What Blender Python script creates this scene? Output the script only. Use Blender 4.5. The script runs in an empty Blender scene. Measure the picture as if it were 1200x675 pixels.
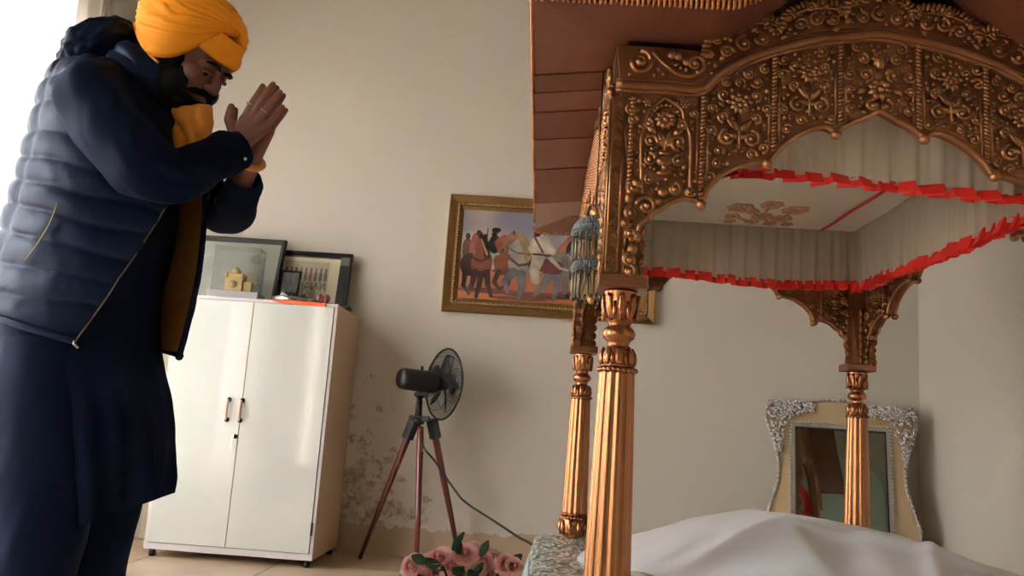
import bpy, bmesh, math, random
from mathutils import Vector, Matrix, noise
from mathutils.geometry import tessellate_polygon
PI=math.pi
sc=bpy.context.scene; COL=sc.collection
# ------------------------------------------------------------------ camera model
FPX,SY,YAW,PITCH,ROLL,ZC=983.9,5.055,.041,.161,.07,.714
def cam_axes():
    Rz=Matrix.Rotation(YAW,3,'Z')
    r=Vector((1,0,0)); f=Vector((0,math.cos(PITCH),math.sin(PITCH))); u=Vector((0,-math.sin(PITCH),math.cos(PITCH)))
    c,s=math.cos(ROLL),math.sin(ROLL)
    return Rz@(c*r+s*u), Rz@f, Rz@(-s*r+c*u)
CR,CF,CU=cam_axes(); CAM=Vector((0,0,ZC))
def P(x,y,Y=None,Z=None,X=None):
    """point of the room seen at image position x,y on the plane Y=, Z= or X="""
    d=CF+CR*((x-600)/FPX)+CU*((337.5+SY-y)/FPX)
    t=Y/d.y if Y is not None else ((Z-ZC)/d.z if Z is not None else X/d.x)
    return CAM+d*t
cam=bpy.data.cameras.new('camera'); co=bpy.data.objects.new('camera',cam); COL.objects.link(co)
cam.sensor_width=36; cam.lens=FPX/1200*36; cam.shift_y=SY/1200; cam.clip_start=.02
M=Matrix((CR,CU,-CF)).transposed().to_4x4(); M.translation=CAM; co.matrix_world=M
sc.camera=co
sc.view_settings.view_transform='Standard'; sc.view_settings.look='None'; sc.view_settings.gamma=1
sc.view_settings.use_curve_mapping=False; sc.view_settings.exposure=0.0

# ------------------------------------------------------------------ materials
def S(h):
    h=h.lstrip('#'); v=[int(h[i:i+2],16)/255 for i in (0,2,4)]
    return tuple((c/12.92 if c<=.04045 else ((c+.055)/1.055)**2.4) for c in v)+(1,)
def newmat(n):
    m=bpy.data.materials.new(n); m.use_nodes=True; nt=m.node_tree
    return m,nt,nt.nodes['Principled BSDF']
def setp(b,**k):
    for a,v in k.items():
        a=a.replace('_',' ')
        if a in b.inputs: b.inputs[a].default_value=v
def mat(n,col,rough=.6,metal=0,var=.08,scale=8,bump=0,bscale=60,**k):
    m,nt,b=newmat(n); c=S(col) if isinstance(col,str) else col
    setp(b,Base_Color=c,Roughness=rough,Metallic=metal,**k)
    tc=nt.nodes.new('ShaderNodeTexCoord')
    if var:
        nz=nt.nodes.new('ShaderNodeTexNoise'); nz.inputs['Scale'].default_value=scale; nz.inputs['Detail'].default_value=5
        nt.links.new(tc.outputs['Object'],nz.inputs['Vector'])
        mx=nt.nodes.new('ShaderNodeMix'); mx.data_type='RGBA'
        mx.inputs['A'].default_value=tuple(x*(1-var) for x in c[:3])+(1,)
        mx.inputs['B'].default_value=tuple(min(1,x*(1+var)) for x in c[:3])+(1,)
        nt.links.new(nz.outputs['Fac'],mx.inputs['Factor']); nt.links.new(mx.outputs['Result'],b.inputs['Base Color'])
    if bump:
        nb=nt.nodes.new('ShaderNodeTexNoise'); nb.inputs['Scale'].default_value=bscale; nb.inputs['Detail'].default_value=4
        nt.links.new(tc.outputs['Object'],nb.inputs['Vector'])
        bp=nt.nodes.new('ShaderNodeBump'); bp.inputs['Strength'].default_value=bump; bp.inputs['Distance'].default_value=.01
        nt.links.new(nb.outputs['Fac'],bp.inputs['Height']); nt.links.new(bp.outputs['Normal'],b.inputs['Normal'])
    return m
def vmat(n,rough=.5,**k):
    m,nt,b=newmat(n); setp(b,Roughness=rough,**k)
    a=nt.nodes.new('ShaderNodeVertexColor'); a.layer_name='paint'
    nt.links.new(a.outputs['Color'],b.inputs['Base Color']); return m
def sheer(n,col,transp=.25,transl=.5):
    m,nt,b=newmat(n); nt.nodes.remove(b); o=nt.nodes['Material Output']
    d=nt.nodes.new('ShaderNodeBsdfDiffuse'); t=nt.nodes.new('ShaderNodeBsdfTranslucent'); tr=nt.nodes.new('ShaderNodeBsdfTransparent')
    d.inputs[0].default_value=S(col); t.inputs[0].default_value=S(col)
    a=nt.nodes.new('ShaderNodeMixShader'); a.inputs[0].default_value=transl
    nt.links.new(d.outputs[0],a.inputs[1]); nt.links.new(t.outputs[0],a.inputs[2])
    c=nt.nodes.new('ShaderNodeMixShader'); c.inputs[0].default_value=transp
    nt.links.new(a.outputs[0],c.inputs[1]); nt.links.new(tr.outputs[0],c.inputs[2])
    nt.links.new(c.outputs[0],o.inputs[0]); return m

GOLD=mat('gold_paint','#966944',.30,.88,.18,30,.12,180)
GOLD2=mat('copper_gold_paint','#98633f',.27,.9,.15,20,.06,150)
GOLDS=mat('copper_gold_shaft','#946340',.27,.92,.10,6)
GOLDB=mat('bright_gold','#d09a5c',.3,.9,.1,30)
BRONZE=mat('bronze_brown_paint','#835638',.36,.75,.2,12,.15,90)
EAVE=mat('copper_brown_wood','#7d4f3b',.5,.35,.22,7,.1,60)
EAVE2=mat('reddish_brown_wood','#744532',.5,.35,.25,9,.1,60)
EAVEL=mat('dusty_brown_board','#9a7a68',.65,0,.06,7)
CREAM=mat('cream_cotton','#d6cfc0',.9,0,.05,20,.1,200)
SHEER=sheer('cream_voile','#ded6c4',.10,.42)
RED=mat('red_satin','#d42418',.6,0,.12,30)
REDT=mat('red_ribbon','#b5281e',.6,0,.05,30)
EMB=mat('copper_embroidery','#b98a6c',.6,.15,.2,60)
WHITE_LAM=mat('white_laminate','#c6cac5',.14,0,.015,3,Coat_Weight=.8,Coat_Roughness=.05)
SIDE_LAM=mat('beige_side_panel','#c3a98c',.5,0,.08,5)
EDGE_LAM=mat('pale_lilac_edging','#cfc9cb',.35,0,.03,5)
BLACK=mat('black_plastic','#141414',.4,0,.1,20)
BLACKW=mat('black_wood','#14100f',.6,0,.2,20)
STEEL=mat('chrome','#c8c8c8',.15,1,.02)
STEELD=mat('dark_antique_brass','#3b342a',.35,.8,.1)
PEACH=mat('porcelain_peach','#d7b79f',.25,0,.1,60)
MAHO=mat('mahogany','#571d16',.3,0,.25,25,Coat_Weight=.3)
NAVYQ=mat('navy_nylon','#0b1831',.5,0,.08,20,.2,40,Specular_IOR_Level=.14)
NAVYK=mat('dark_navy_cotton','#0a1124',.75,0,.12,30,.05,300,Specular_IOR_Level=.05)
NAVY_LIT=mat('navy_cotton_lit','#22305a',.75,0,.15,20,.05,300,Specular_IOR_Level=.1)  # same cloth as the kurta, lightened: window light put into the colour
LINING=mat('mustard_lining','#a8701f',.6,0,.15,25,.2,50)
SCARF=mat('saffron_scarf','#c77d22',.8,0,.12,20,.2,60)
TURB=mat('saffron_turban','#e89006',.85,0,.06,20,.1,150)
ZIP=mat('brass_zip','#7d6e4c',.45,.5,.2,200)
SKIN=mat('skin','#6e4538',.5,0,.12,30,.05,200,Subsurface_Weight=.05)
HAIR=mat('black_hair','#0b0807',.8,0,.2,60,.6,250,Specular_IOR_Level=.15)
EYE=mat('eye_white','#80736c',.2,0,0)
EYED=mat('eye_iris','#140d0a',.1,0,0)
LIP=mat('lip','#6b3a33',.45,0,.1)
ORANGE=mat('orange_cloth','#d0562c',.8,0,.15,40,.1,100)
SILK=mat('pale_grey_satin','#e4e7ea',.38,0,.04,6,.08,30,Sheen_Weight=.2)
BEIGEC=mat('beige_piping_cloth','#b0a48f',.8,0,.1,40)
PBLUE=mat('pale_blue_satin','#a9b6c8',.35,0,.08,20)
ROSE=mat('pink_petal','#dcaea6',.7,0,.12,40)
ROSEI=mat('deep_pink_petal','#c2837b',.7,0,.12,40)
ROSEC=mat('cream_pink_petal','#dccdac',.65,0,.15,40)
LEAF=mat('dark_green_leaf','#14260f',.6,0,.25,40,Specular_IOR_Level=.15)
WIRE=mat('black_cable','#0c0b0a',.5,0,.1)
MIRG=mat('mirror_glass','#c3ccc6',.01,1,0)
MIRF=mat('beige_gold_board','#b39b77',.55,.1,.06,8)
MIRE=mat('silver_edge','#b9b6ad',.35,.6,.1,60)
SILV=mat('silver_leaf','#e4e4e4',.2,.85,.1,80)
BEADB=mat('blue_grey_bead','#80868a',.3,.4,.3,120)
BEADG=mat('olive_gold_bead','#77725c',.3,.6,.3,120)
GLASS=mat('acrylic','#ffffff',.03,0,0,Transmission_Weight=1.0,IOR=1.2)
MARB=mat('ceiling_plaster','#8f8a80',.8,0,.06,4)
TRIMC=mat('cream_trim_paint','#cbc1b0',.6,0,.06,8)
GREENG=mat('grey_green_paint','#8f9a90',.7,0,.05,5)

# silver sequin cloth, its sparkle painted in as pale and dark cells
def painted_glitter(n):
    m,nt,b=newmat(n); tc=nt.nodes.new('ShaderNodeTexCoord')
    v=nt.nodes.new('ShaderNodeTexVoronoi'); v.inputs['Scale'].default_value=95
    nt.links.new(tc.outputs['Object'],v.inputs['Vector'])
    cr=nt.nodes.new('ShaderNodeValToRGB'); e=cr.color_ramp.elements; e[0].position=.42; e[1].position=.78
    e[0].color=S('#6d7167'); e[1].color=S('#f2f5ea')
    nt.links.new(v.outputs['Color'],cr.inputs['Fac']); nt.links.new(cr.outputs['Color'],b.inputs['Base Color'])
    setp(b,Metallic=.35,Roughness=.3)
    bp=nt.nodes.new('ShaderNodeBump'); bp.inputs['Strength'].default_value=1; bp.inputs['Distance'].default_value=.006
    nt.links.new(v.outputs['Color'],bp.inputs['Height']); nt.links.new(bp.outputs['Normal'],b.inputs['Normal'])
    return m
GLIT=painted_glitter('silver_sequin_cloth')

# wall with peeling paint near the floor
def wallmat(n,col,peel=False):
    m,nt,b=newmat(n); N=nt.nodes; L=nt.links
    ge=N.new('ShaderNodeNewGeometry'); sp=N.new('ShaderNodeSeparateXYZ'); L.new(ge.outputs['Position'],sp.inputs[0])
    nz=N.new('ShaderNodeTexNoise'); nz.inputs['Scale'].default_value=1.3; nz.inputs['Detail'].default_value=6; L.new(ge.outputs['Position'],nz.inputs['Vector'])
    mx=N.new('ShaderNodeMix'); mx.data_type='RGBA'; c=S(col)
    mx.inputs['A'].default_value=tuple(x*.95 for x in c[:3])+(1,); mx.inputs['B'].default_value=tuple(min(1,x*1.04) for x in c[:3])+(1,)
    L.new(nz.outputs['Fac'],mx.inputs['Factor']); last=mx.outputs['Result']
    setp(b,Roughness=.75)
    nb=N.new('ShaderNodeTexNoise'); nb.inputs['Scale'].default_value=25; nb.inputs['Detail'].default_value=5; L.new(ge.outputs['Position'],nb.inputs['Vector'])
    bp=N.new('ShaderNodeBump'); bp.inputs['Strength'].default_value=.12; bp.inputs['Distance'].default_value=.01; L.new(nb.outputs['Fac'],bp.inputs['Height']); norm=bp.outputs['Normal']
    if peel:
        def math_(op,a,b_=None,c_=None):
            q=N.new('ShaderNodeMath'); q.operation=op
            for i,v in enumerate((a,b_,c_)):
                if v is None: continue
                if isinstance(v,(int,float)): q.inputs[i].default_value=v
                else: L.new(v,q.inputs[i])
            return q.outputs[0]
        n2=N.new('ShaderNodeTexNoise'); n2.inputs['Scale'].default_value=5; n2.inputs['Detail'].default_value=8; n2.inputs['Roughness'].default_value=.65; L.new(ge.outputs['Position'],n2.inputs['Vector'])
        n3=N.new('ShaderNodeTexNoise'); n3.inputs['Scale'].default_value=11; n3.inputs['Detail'].default_value=8; n3.inputs['Roughness'].default_value=.7; L.new(ge.outputs['Position'],n3.inputs['Vector'])
        # band of bare plaster along the floor
        edge=math_('MULTIPLY_ADD',n2.outputs['Fac'],.16,.075)
        band=math_('LESS_THAN',sp.outputs['Z'],edge)
        # blotches near the cabinet
        dx=math_('MULTIPLY_ADD',sp.outputs['X'],1.0,.93); dx=math_('ABSOLUTE',dx)
        dx=math_('MULTIPLY',dx,.9); dz=math_('MULTIPLY',sp.outputs['Z'],.62)
        dd=math_('ADD',dx,dz); th=math_('MULTIPLY_ADD',dd,.46,.345)
        bl=math_('GREATER_THAN',n3.outputs['Fac'],th)
        near=math_('LESS_THAN',dd,.62); bl=math_('MULTIPLY',bl,near)
        g=N.new('ShaderNodeMix'); g.data_type='RGBA'; L.new(bl,g.inputs['Factor']); L.new(last,g.inputs['A'])
        pl=N.new('ShaderNodeValToRGB'); pl.color_ramp.elements[0].color=S('#9a8b75'); pl.color_ramp.elements[1].color=S('#cdc3b0')
        pl.color_ramp.elements[0].position=.35; pl.color_ramp.elements[1].position=.65
        n4=N.new('ShaderNodeTexNoise'); n4.inputs['Scale'].default_value=30; n4.inputs['Detail'].default_value=6; L.new(ge.outputs['Position'],n4.inputs['Vector']); L.new(n4.outputs['Fac'],pl.inputs['Fac'])
        L.new(pl.outputs['Color'],g.inputs['B'])
        g2=N.new('ShaderNodeMix'); g2.data_type='RGBA'; L.new(band,g2.inputs['Factor']); L.new(g.outputs['Result'],g2.inputs['A'])
        p2=N.new('ShaderNodeValToRGB'); p2.color_ramp.elements[0].color=S('#a38c70'); p2.color_ramp.elements[1].color=S('#b8a287')
        L.new(n2.outputs['Fac'],p2.inputs['Fac']); L.new(p2.outputs['Color'],g2.inputs['B'])
        last=g2.outputs['Result']
        un=math_('MAXIMUM',bl,band); hh=math_('SUBTRACT',1.0,un)
        bp2=N.new('ShaderNodeBump'); bp2.inputs['Strength'].default_value=.6; bp2.inputs['Distance'].default_value=.006
        L.new(hh,bp2.inputs['Height']); L.new(norm,bp2.inputs['Normal']); norm=bp2.outputs['Normal']
    L.new(last,b.inputs['Base Color']); L.new(norm,b.inputs['Normal'])
    return m
WALL=wallmat('wall_paint','#d0c9bd'); WALLB=wallmat('wall_paint_peeling','#d0c9bd',True)
WALLR=wallmat('rear_wall_paint','#8d867a')
def floormat():
    m,nt,b=newmat('marble_floor'); N=nt.nodes; L=nt.links
    ge=N.new('ShaderNodeNewGeometry')
    nz=N.new('ShaderNodeTexNoise'); nz.inputs['Scale'].default_value=2.5; nz.inputs['Detail'].default_value=8; nz.inputs['Distortion'].default_value=1.2; L.new(ge.outputs['Position'],nz.inputs['Vector'])
    cr=N.new('ShaderNodeValToRGB'); e=cr.color_ramp.elements; e[0].position=.3; e[0].color=S('#b39c82'); e[1].position=.7; e[1].color=S('#d0bb9f')
    L.new(nz.outputs['Fac'],cr.inputs['Fac'])
    mp=N.new('ShaderNodeMapping'); mp.inputs['Rotation'].default_value=(0,0,.0); L.new(ge.outputs['Position'],mp.inputs['Vector'])
    br=N.new('ShaderNodeTexBrick'); br.offset=0; br.inputs['Scale'].default_value=1; br.inputs['Brick Width'].default_value=.6; br.inputs['Row Height'].default_value=.6; br.inputs['Mortar Size'].default_value=.006
    br.inputs['Color1'].default_value=(1,1,1,1); br.inputs['Color2'].default_value=(.95,.95,.95,1); br.inputs['Mortar'].default_value=(.3,.24,.2,1); L.new(mp.outputs[0],br.inputs['Vector'])
    mx=N.new('ShaderNodeMix'); mx.data_type='RGBA'; mx.blend_type='MULTIPLY'; mx.inputs['Factor'].default_value=1
    L.new(cr.outputs['Color'],mx.inputs['A']); L.new(br.outputs['Color'],mx.inputs['B']); L.new(mx.outputs['Result'],b.inputs['Base Color'])
    setp(b,Roughness=.3); return m
FLOOR=floormat()

# ------------------------------------------------------------------ mesh builder
class MB:
    def __init__(s): s.v=[]; s.f=[]; s.m=[]; s.sm=[]; s.c=[]
    def add(s,vs,fs,mi=0,smooth=True,col=None):
        o=len(s.v); s.v+= [tuple(v) for v in vs]
        for f in fs: s.f.append(tuple(i+o for i in f)); s.m.append(mi); s.sm.append(smooth); s.c.append(col)
    def box(s,c,d,mi=0,R=None,taper=1):
        vs=[]
        for z in (-.5,.5):
            k=1 if z<0 else taper
            for x,y in((-.5,-.5),(.5,-.5),(.5,.5),(-.5,.5)):
                p=Vector((x*d[0]*k,y*d[1]*k,z*d[2]))
                if R is not None: p=R@p
                vs.append(p+Vector(c))
        s.add(vs,[(3,2,1,0),(4,5,6,7),(0,1,5,4),(1,2,6,5),(2,3,7,6),(3,0,4,7)],mi,False)
    def bx(s,x0,x1,y0,y1,z0,z1,mi=0): s.box(((x0+x1)/2,(y0+y1)/2,(z0+z1)/2),(abs(x1-x0),abs(y1-y0),abs(z1-z0)),mi)
    def bbox(s,x0,x1,y0,y1,z0,z1,b=.004,mi=0):
        bm=bmesh.new(); bmesh.ops.create_cube(bm,size=1)
        for v in bm.verts: v.co=Vector(((x0+x1)/2+v.co.x*(x1-x0),(y0+y1)/2+v.co.y*(y1-y0),(z0+z1)/2+v.co.z*(z1-z0)))
        bmesh.ops.bevel(bm,geom=bm.edges[:],offset=b,segments=2,profile=.5,affect='EDGES')
        bm.verts.index_update(); s.add([v.co[:] for v in bm.verts],[[v.index for v in f.verts] for f in bm.faces],mi,False); bm.free()
    def tube(s,pts,rad,n=8,mi=0,cap=True,closed=False,flat=1,up=None):
        pts=[Vector(p) for p in pts]; N=len(pts)
        if not hasattr(rad,'__len__'): rad=[rad]*N
        vs=[]; prev=None
        for i,p in enumerate(pts):
            if closed: t=pts[(i+1)%N]-pts[i-1]
            else: t=pts[min(i+1,N-1)]-pts[max(i-1,0)]
            if t.length<1e-9: t=Vector((0,0,1))
            t.normalize()
            if up is not None: a=Vector(up)-t*t.dot(Vector(up)); 
            elif prev is None:
                a=Vector((0,0,1)) if abs(t.z)<.9 else Vector((1,0,0)); a=a-t*t.dot(a)
            else: a=prev-t*t.dot(prev)
            if a.length<1e-6: a=t.orthogonal()
            a.normalize(); prev=a; b=t.cross(a)
            for k in range(n):
                q=2*PI*k/n; vs.append(p+(a*math.cos(q)*flat+b*math.sin(q))*rad[i])
        fs=[]; R=N if closed else N-1
        for i in range(R):
            j=(i+1)%N
            for k in range(n): l=(k+1)%n; fs.append((i*n+k,i*n+l,j*n+l,j*n+k))
        if cap and not closed: fs.append(tuple(range(n-1,-1,-1))); fs.append(tuple((N-1)*n+k for k in range(n)))
        s.add(vs,fs,mi)
    def lathe(s,prof,c=(0,0,0),n=24,mi=0,R=None,fn=None):
        vs=[];c=Vector(c)
        for r,z in prof:
            for k in range(n):
                q=2*PI*k/n; rr=r*(fn(q,z) if fn else 1); p=Vector((rr*math.cos(q),rr*math.sin(q),z))
                if R is not None: p=R@p
                vs.append(p+c)
        fs=[(i*n+k,i*n+(k+1)%n,(i+1)*n+(k+1)%n,(i+1)*n+k) for i in range(len(prof)-1) for k in range(n)]
        fs.append(tuple(range(n-1,-1,-1))); fs.append(tuple((len(prof)-1)*n+k for k in range(n)))
        s.add(vs,fs,mi)
    def ell(s,c,r,n=12,m=8,mi=0,R=None):
        if not hasattr(r,'__len__'): r=(r,r,r)
        c=Vector(c); vs=[]
        for i in range(m+1):
            a=PI*i/m
            for k in range(n):
                q=2*PI*k/n; p=Vector((r[0]*math.sin(a)*math.cos(q),r[1]*math.sin(a)*math.sin(q),r[2]*math.cos(a)))
                if R is not None: p=R@p
                vs.append(p+c)
        fs=[]
        for i in range(m):
            for k in range(n):
                l=(k+1)%n
                fs.append((i*n+k,(i+1)*n+k,(i+1)*n+l,i*n+l))
        s.add(vs,fs,mi)
    def grid(s,fn,nu,nv,mi=0,closeu=False,flip=False):
        vs=[fn(i/nu,j/nv) for j in range(nv+1) for i in range(nu+(0 if closeu else 1))]
        w=nu if closeu else nu+1; fs=[]
        for j in range(nv):
            for i in range(nu):
                a,b=j*w+i,j*w+(i+1)%w; q=(a,b,b+w,a+w)
                fs.append(q[::-1] if flip else q)
        s.add(vs,fs,mi)
    def prism(s,poly,fn,d0,d1,mi=0):
        """poly in 2D, fn(a,b,d)->3D, extruded from depth d0 to d1"""
        t=tessellate_polygon([[Vector((a,b,0)) for a,b in poly]]); n=len(poly)
        vs=[fn(a,b,d0) for a,b in poly]+[fn(a,b,d1) for a,b in poly]
        fs=[tuple(x) for x in t]+[tuple(i+n for i in x[::-1]) for x in t]+[(i,(i+1)%n,(i+1)%n+n,i+n) for i in range(n)]
        s.add(vs,fs,mi,False)
    def obj(s,name,mats,parent=None,loc=None,merge=0,recalc=True):
        me=bpy.data.meshes.new(name); me.from_pydata(s.v,[],s.f)
        if not isinstance(mats,(list,tuple)): mats=[mats]
        for m in mats: me.materials.append(m)
        me.polygons.foreach_set('material_index',s.m); me.polygons.foreach_set('use_smooth',s.sm)
        if any(c is not None for c in s.c):
            ca=me.color_attributes.new('paint','FLOAT_COLOR','CORNER')
            for p in me.polygons:
                c=s.c[p.index] or (1,1,1,1)
                for li in p.loop_indices: ca.data[li].color=c
        me.update()
        if recalc or merge:
            bm=bmesh.new(); bm.from_mesh(me)
            if merge: bmesh.ops.remove_doubles(bm,verts=bm.verts,dist=merge)
            bmesh.ops.recalc_face_normals(bm,faces=bm.faces); bm.to_mesh(me); bm.free()
        o=bpy.data.objects.new(name,me); COL.objects.link(o)
        if parent: o.parent=parent
        if loc is not None: o.location=loc
        return o
def tag(o,label,cat,group=None):
    o['label']=label; o['category']=cat
    if group: o['group']=group
    return o
def thing(name,label,cat,loc=(0,0,0),group=None):
    o=bpy.data.objects.new(name,None); COL.objects.link(o); o.location=loc; o.empty_display_size=.05
    return tag(o,label,cat,group)
def struct(name,mb,m):
    o=mb.obj(name,m); o['kind']='structure'; return o
def rel(mb,off):
    """shift a builder's vertices so that they are relative to an Empty at off"""
    mb.v=[(a-off[0],b-off[1],c-off[2]) for a,b,c in mb.v]; return mb
def lerp(a,b,t): return a+(b-a)*t
def interp(tab,x):
    if x<=tab[0][0]: return tab[0][1]
    for (x0,y0),(x1,y1) in zip(tab,tab[1:]):
        if x<=x1: return lerp(y0,y1,(x-x0)/(x1-x0))
    return tab[-1][1]
def catmull(pts,k=6,closed=False):
    pts=[Vector(p) for p in pts]; n=len(pts); out=[]
    for i in range(n if closed else n-1):
        g=(lambda j:pts[j%n]) if closed else (lambda j:pts[max(0,min(n-1,j))])
        p0,p1,p2,p3=g(i-1),g(i),g(i+1),g(i+2)
        for a in range(k):
            t=a/k; out.append(.5*((2*p1)+(p2-p0)*t+(2*p0-5*p1+4*p2-p3)*t*t+(3*p1-p0-3*p2+p3)*t**3))
    if not closed: out.append(pts[-1])
    return out
def painting(mb,w,h,nx,ny,fn,place,mi=0):
    """a painted surface: cells w x h coloured by fn(u,v) (u right, v down, 0..1)"""
    o=len(mb.v)
    for j in range(ny+1):
        for i in range(nx+1): mb.v.append(tuple(place((i/nx-.5)*w,(.5-j/ny)*h)))
    for j in range(ny):
        for i in range(nx):
            a=o+j*(nx+1)+i; mb.f.append((a,a+nx+1,a+nx+2,a+1)); mb.m.append(mi); mb.sm.append(False)
            mb.c.append(fn((i+.5)/nx,(j+.5)/ny))

EXPO=0.25;SUNE=60
# ================================================================== ROOM
XL,XR,YB,YF,ZT=-2.5,2.042,4.622,-2.3,3.95
mb=MB(); mb.bx(XL-.3,XR+.2,YF-.2,YB+.2,-.1,0); struct('floor',mb,FLOOR)
mb=MB(); mb.bx(XL-.3,XR+.2,YF-.2,YB+.2,ZT,ZT+.1); struct('ceiling',mb,MARB)
mb=MB(); mb.bx(XL-.2,XR+.2,YB,YB+.2,0,ZT); struct('wall_back',mb,WALLB)
mb=MB(); mb.bx(XR,XR+.2,YF,YB,0,ZT); struct('wall_right',mb,WALL)
CURT=sheer('curtain_voile','#ecebe8',.20,.48); CURT2=sheer('light_curtain_voile','#ecebe8',.72,.6)
WINS=[(2.15,3.95,.1,2.75),(.75,2.02,.06,2.3),(-1.7,-.7,.1,2.3)]
mb=MB(); ys=[YF]
for a,b,c,d in sorted(WINS): ys+= [a,b]
ys.append(YB)
for i in range(0,len(ys),2): mb.bx(XL-.2,XL,ys[i],ys[i+1],0,ZT)
for a,b,c,d in WINS: mb.bx(XL-.2,XL,a,b,0,c); mb.bx(XL-.2,XL,a,b,d,ZT)
struct('wall_left',mb,WALL)
GL=mat('window_glass','#ffffff',.02,0,0,Transmission_Weight=1.0,IOR=1.02)
for n,(a,b,c,d) in enumerate(WINS,1):
    mb=MB(); x0,x1=XL-.15,XL-.09
    mb.bx(x0,x1,a,b,c,c+.06); mb.bx(x0,x1,a,b,d-.06,d); mb.bx(x0,x1,a,a+.06,c+.06,d-.06); mb.bx(x0,x1,b-.06,b,c+.06,d-.06)
    mb.bx(x0,x1,(a+b)/2-.03,(a+b)/2+.03,c+.06,d-.06); mb.bx(x0+.01,x1-.01,a+.06,b-.06,2.08,2.12)
    w=struct('window_%d'%n,mb,TRIMC)
    mb=MB(); mb.bx(x0+.027,x0+.033,a+.06,b-.06,c+.06,d-.06); g=mb.obj('pane',GL,w)
    L=bpy.data.lights.new('window_daylight','AREA'); L.shape='RECTANGLE'; L.size=b-a; L.size_y=d-c; L.cycles.is_portal=True
    o=bpy.data.objects.new('window_daylight',L); COL.objects.link(o); o.location=(XL-.25,(a+b)/2,(c+d)/2); o.rotation_euler=(0,-PI/2,0)
    if n==3: continue
    # sheer curtain
    def cur(u,v,a=a,b=b,d=d,n=n):
        y=a-.12+(b-a+(.5 if n==1 else .12))*u; z=.06+(d+.05)*v
        x=XL+.075+.028*math.sin(u*52+2*math.sin(u*7+n))+.012*math.sin(u*131+v*2)+.01*math.sin(v*3+u*9)
        return (x,y,z)
    mb=MB(); mb.grid(cur,220,10)
    cu=mb.obj('curtain',CURT if n==1 else CURT2)
    tag(cu,['white sheer curtain over the bright window behind the man','white sheer curtain over the middle window','white sheer curtain over the window nearest the rear wall'][n-1],'curtain','sheer white curtains')
mb=MB(); mb.tube([(XL+.075,YF+.1,3.22),(XL+.075,YB-.35,3.22)],.012,10)
tag(mb.obj('curtain_rod',STEEL),'long metal rod carrying the sheer curtains','curtain rod')
# trims: mouldings left of the cabinet
mb=MB(); mb.bx(XL,XL+.02,4.2,4.28,0,ZT); struct('trim_1',mb,TRIMC)
mb=MB()
a=P(146,600,Y=4.6).x; b=P(172,600,Y=4.6).x
mb.bbox(a-.02,a+.045,YB-.05,YB,0,ZT,.006); mb.bbox(a+.05,a+.10,YB-.035,YB,0,ZT,.006); mb.bbox(a+.105,b+.03,YB-.05,YB,0,ZT,.006); struct('trim_2',mb,TRIMC)
# rear wall (behind the camera) with arched niches
def arch_poly(x0,x1,z0,z1,n=16):
    r=(x1-x0)/2; cx=(x0+x1)/2
    return [(x0,z0)]+[(cx-r*math.cos(PI*i/n),z1-r+r*math.sin(PI*i/n)) for i in range(n+1)]+[(x1,z0)]
mb=MB(); mb.bx(XL-.2,XR+.2,YF-.2,YF,0,ZT); struct('wall_rear',mb,WALLR)
ARCHES=[(.72,1.72,.0,3.45)]
for i,(x0,x1,z0,z1) in enumerate(ARCHES,1):
    mb=MB(); mb.prism(arch_poly(x0,x1,z0,z1),lambda a,b,d:(a,YF+d,b),0,.05)
    struct('trim_%d'%(i+2),mb,GREENG)

# ================================================================== CABINET
cx0,cx1,cy0,cy1,cz1=-1.832,-1.023,4.085,4.595,1.262
cab=thing('cabinet','white two-door laminate cabinet with beige side standing against the back wall','cabinet',((cx0+cx1)/2,(cy0+cy1)/2,0))
O=cab.location[:]
def sub(mb,name,m,parent,**k): return rel(mb,O).obj(name,m,parent,**k)
t=.02
mb=MB(); mb.bbox(cx1-t,cx1,cy0+.004,cy1,.035,cz1,.002); sub(mb,'side_panel',SIDE_LAM,cab)
mb=MB(); mb.bbox(cx0,cx0+t,cy0+.004,cy1,.035,cz1,.002); sub(mb,'side_panel',SIDE_LAM,cab)
mb=MB(); mb.bbox(cx0+t,cx1-t,cy0+.004,cy1,cz1-t,cz1,.002); sub(mb,'top_panel',SIDE_LAM,cab)
mb=MB(); mb.bx(cx0+t,cx1-t,cy1-.012,cy1-.004,.055,cz1-t); sub(mb,'back_panel',SIDE_LAM,cab)
mb=MB(); mb.bx(cx0+t,cx1-t,cy0+.02,cy1-.02,.035,.055); sub(mb,'bottom_panel',SIDE_LAM,cab)
mb=MB()
e=.014
mb.bx(cx0-.001,cx1+.001,cy0-.004,cy0+.004,cz1-e,cz1+.001); mb.bx(cx0-.001,cx1+.001,cy0-.004,cy0+.004,.035,.035+.03)
mb.bx(cx0-.001,cx0+e,cy0-.004,cy0+.004,.065,cz1-e); mb.bx(cx1-e,cx1+.001,cy0-.004,cy0+.004,.065,cz1-e)
sub(mb,'edge_trim',EDGE_LAM,cab)
for x in (cx0+.03,cx1-.03):
    for y in (cy0+.03,cy1-.04):
        mb=MB(); mb.lathe([(.014,0),(.016,.012),(.014,.035)],(x,y,0),12); sub(mb,'foot',BLACK,cab)
xm=(cx0+cx1)/2-.012
hz=P(268,480,Y=cy0).z
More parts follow.
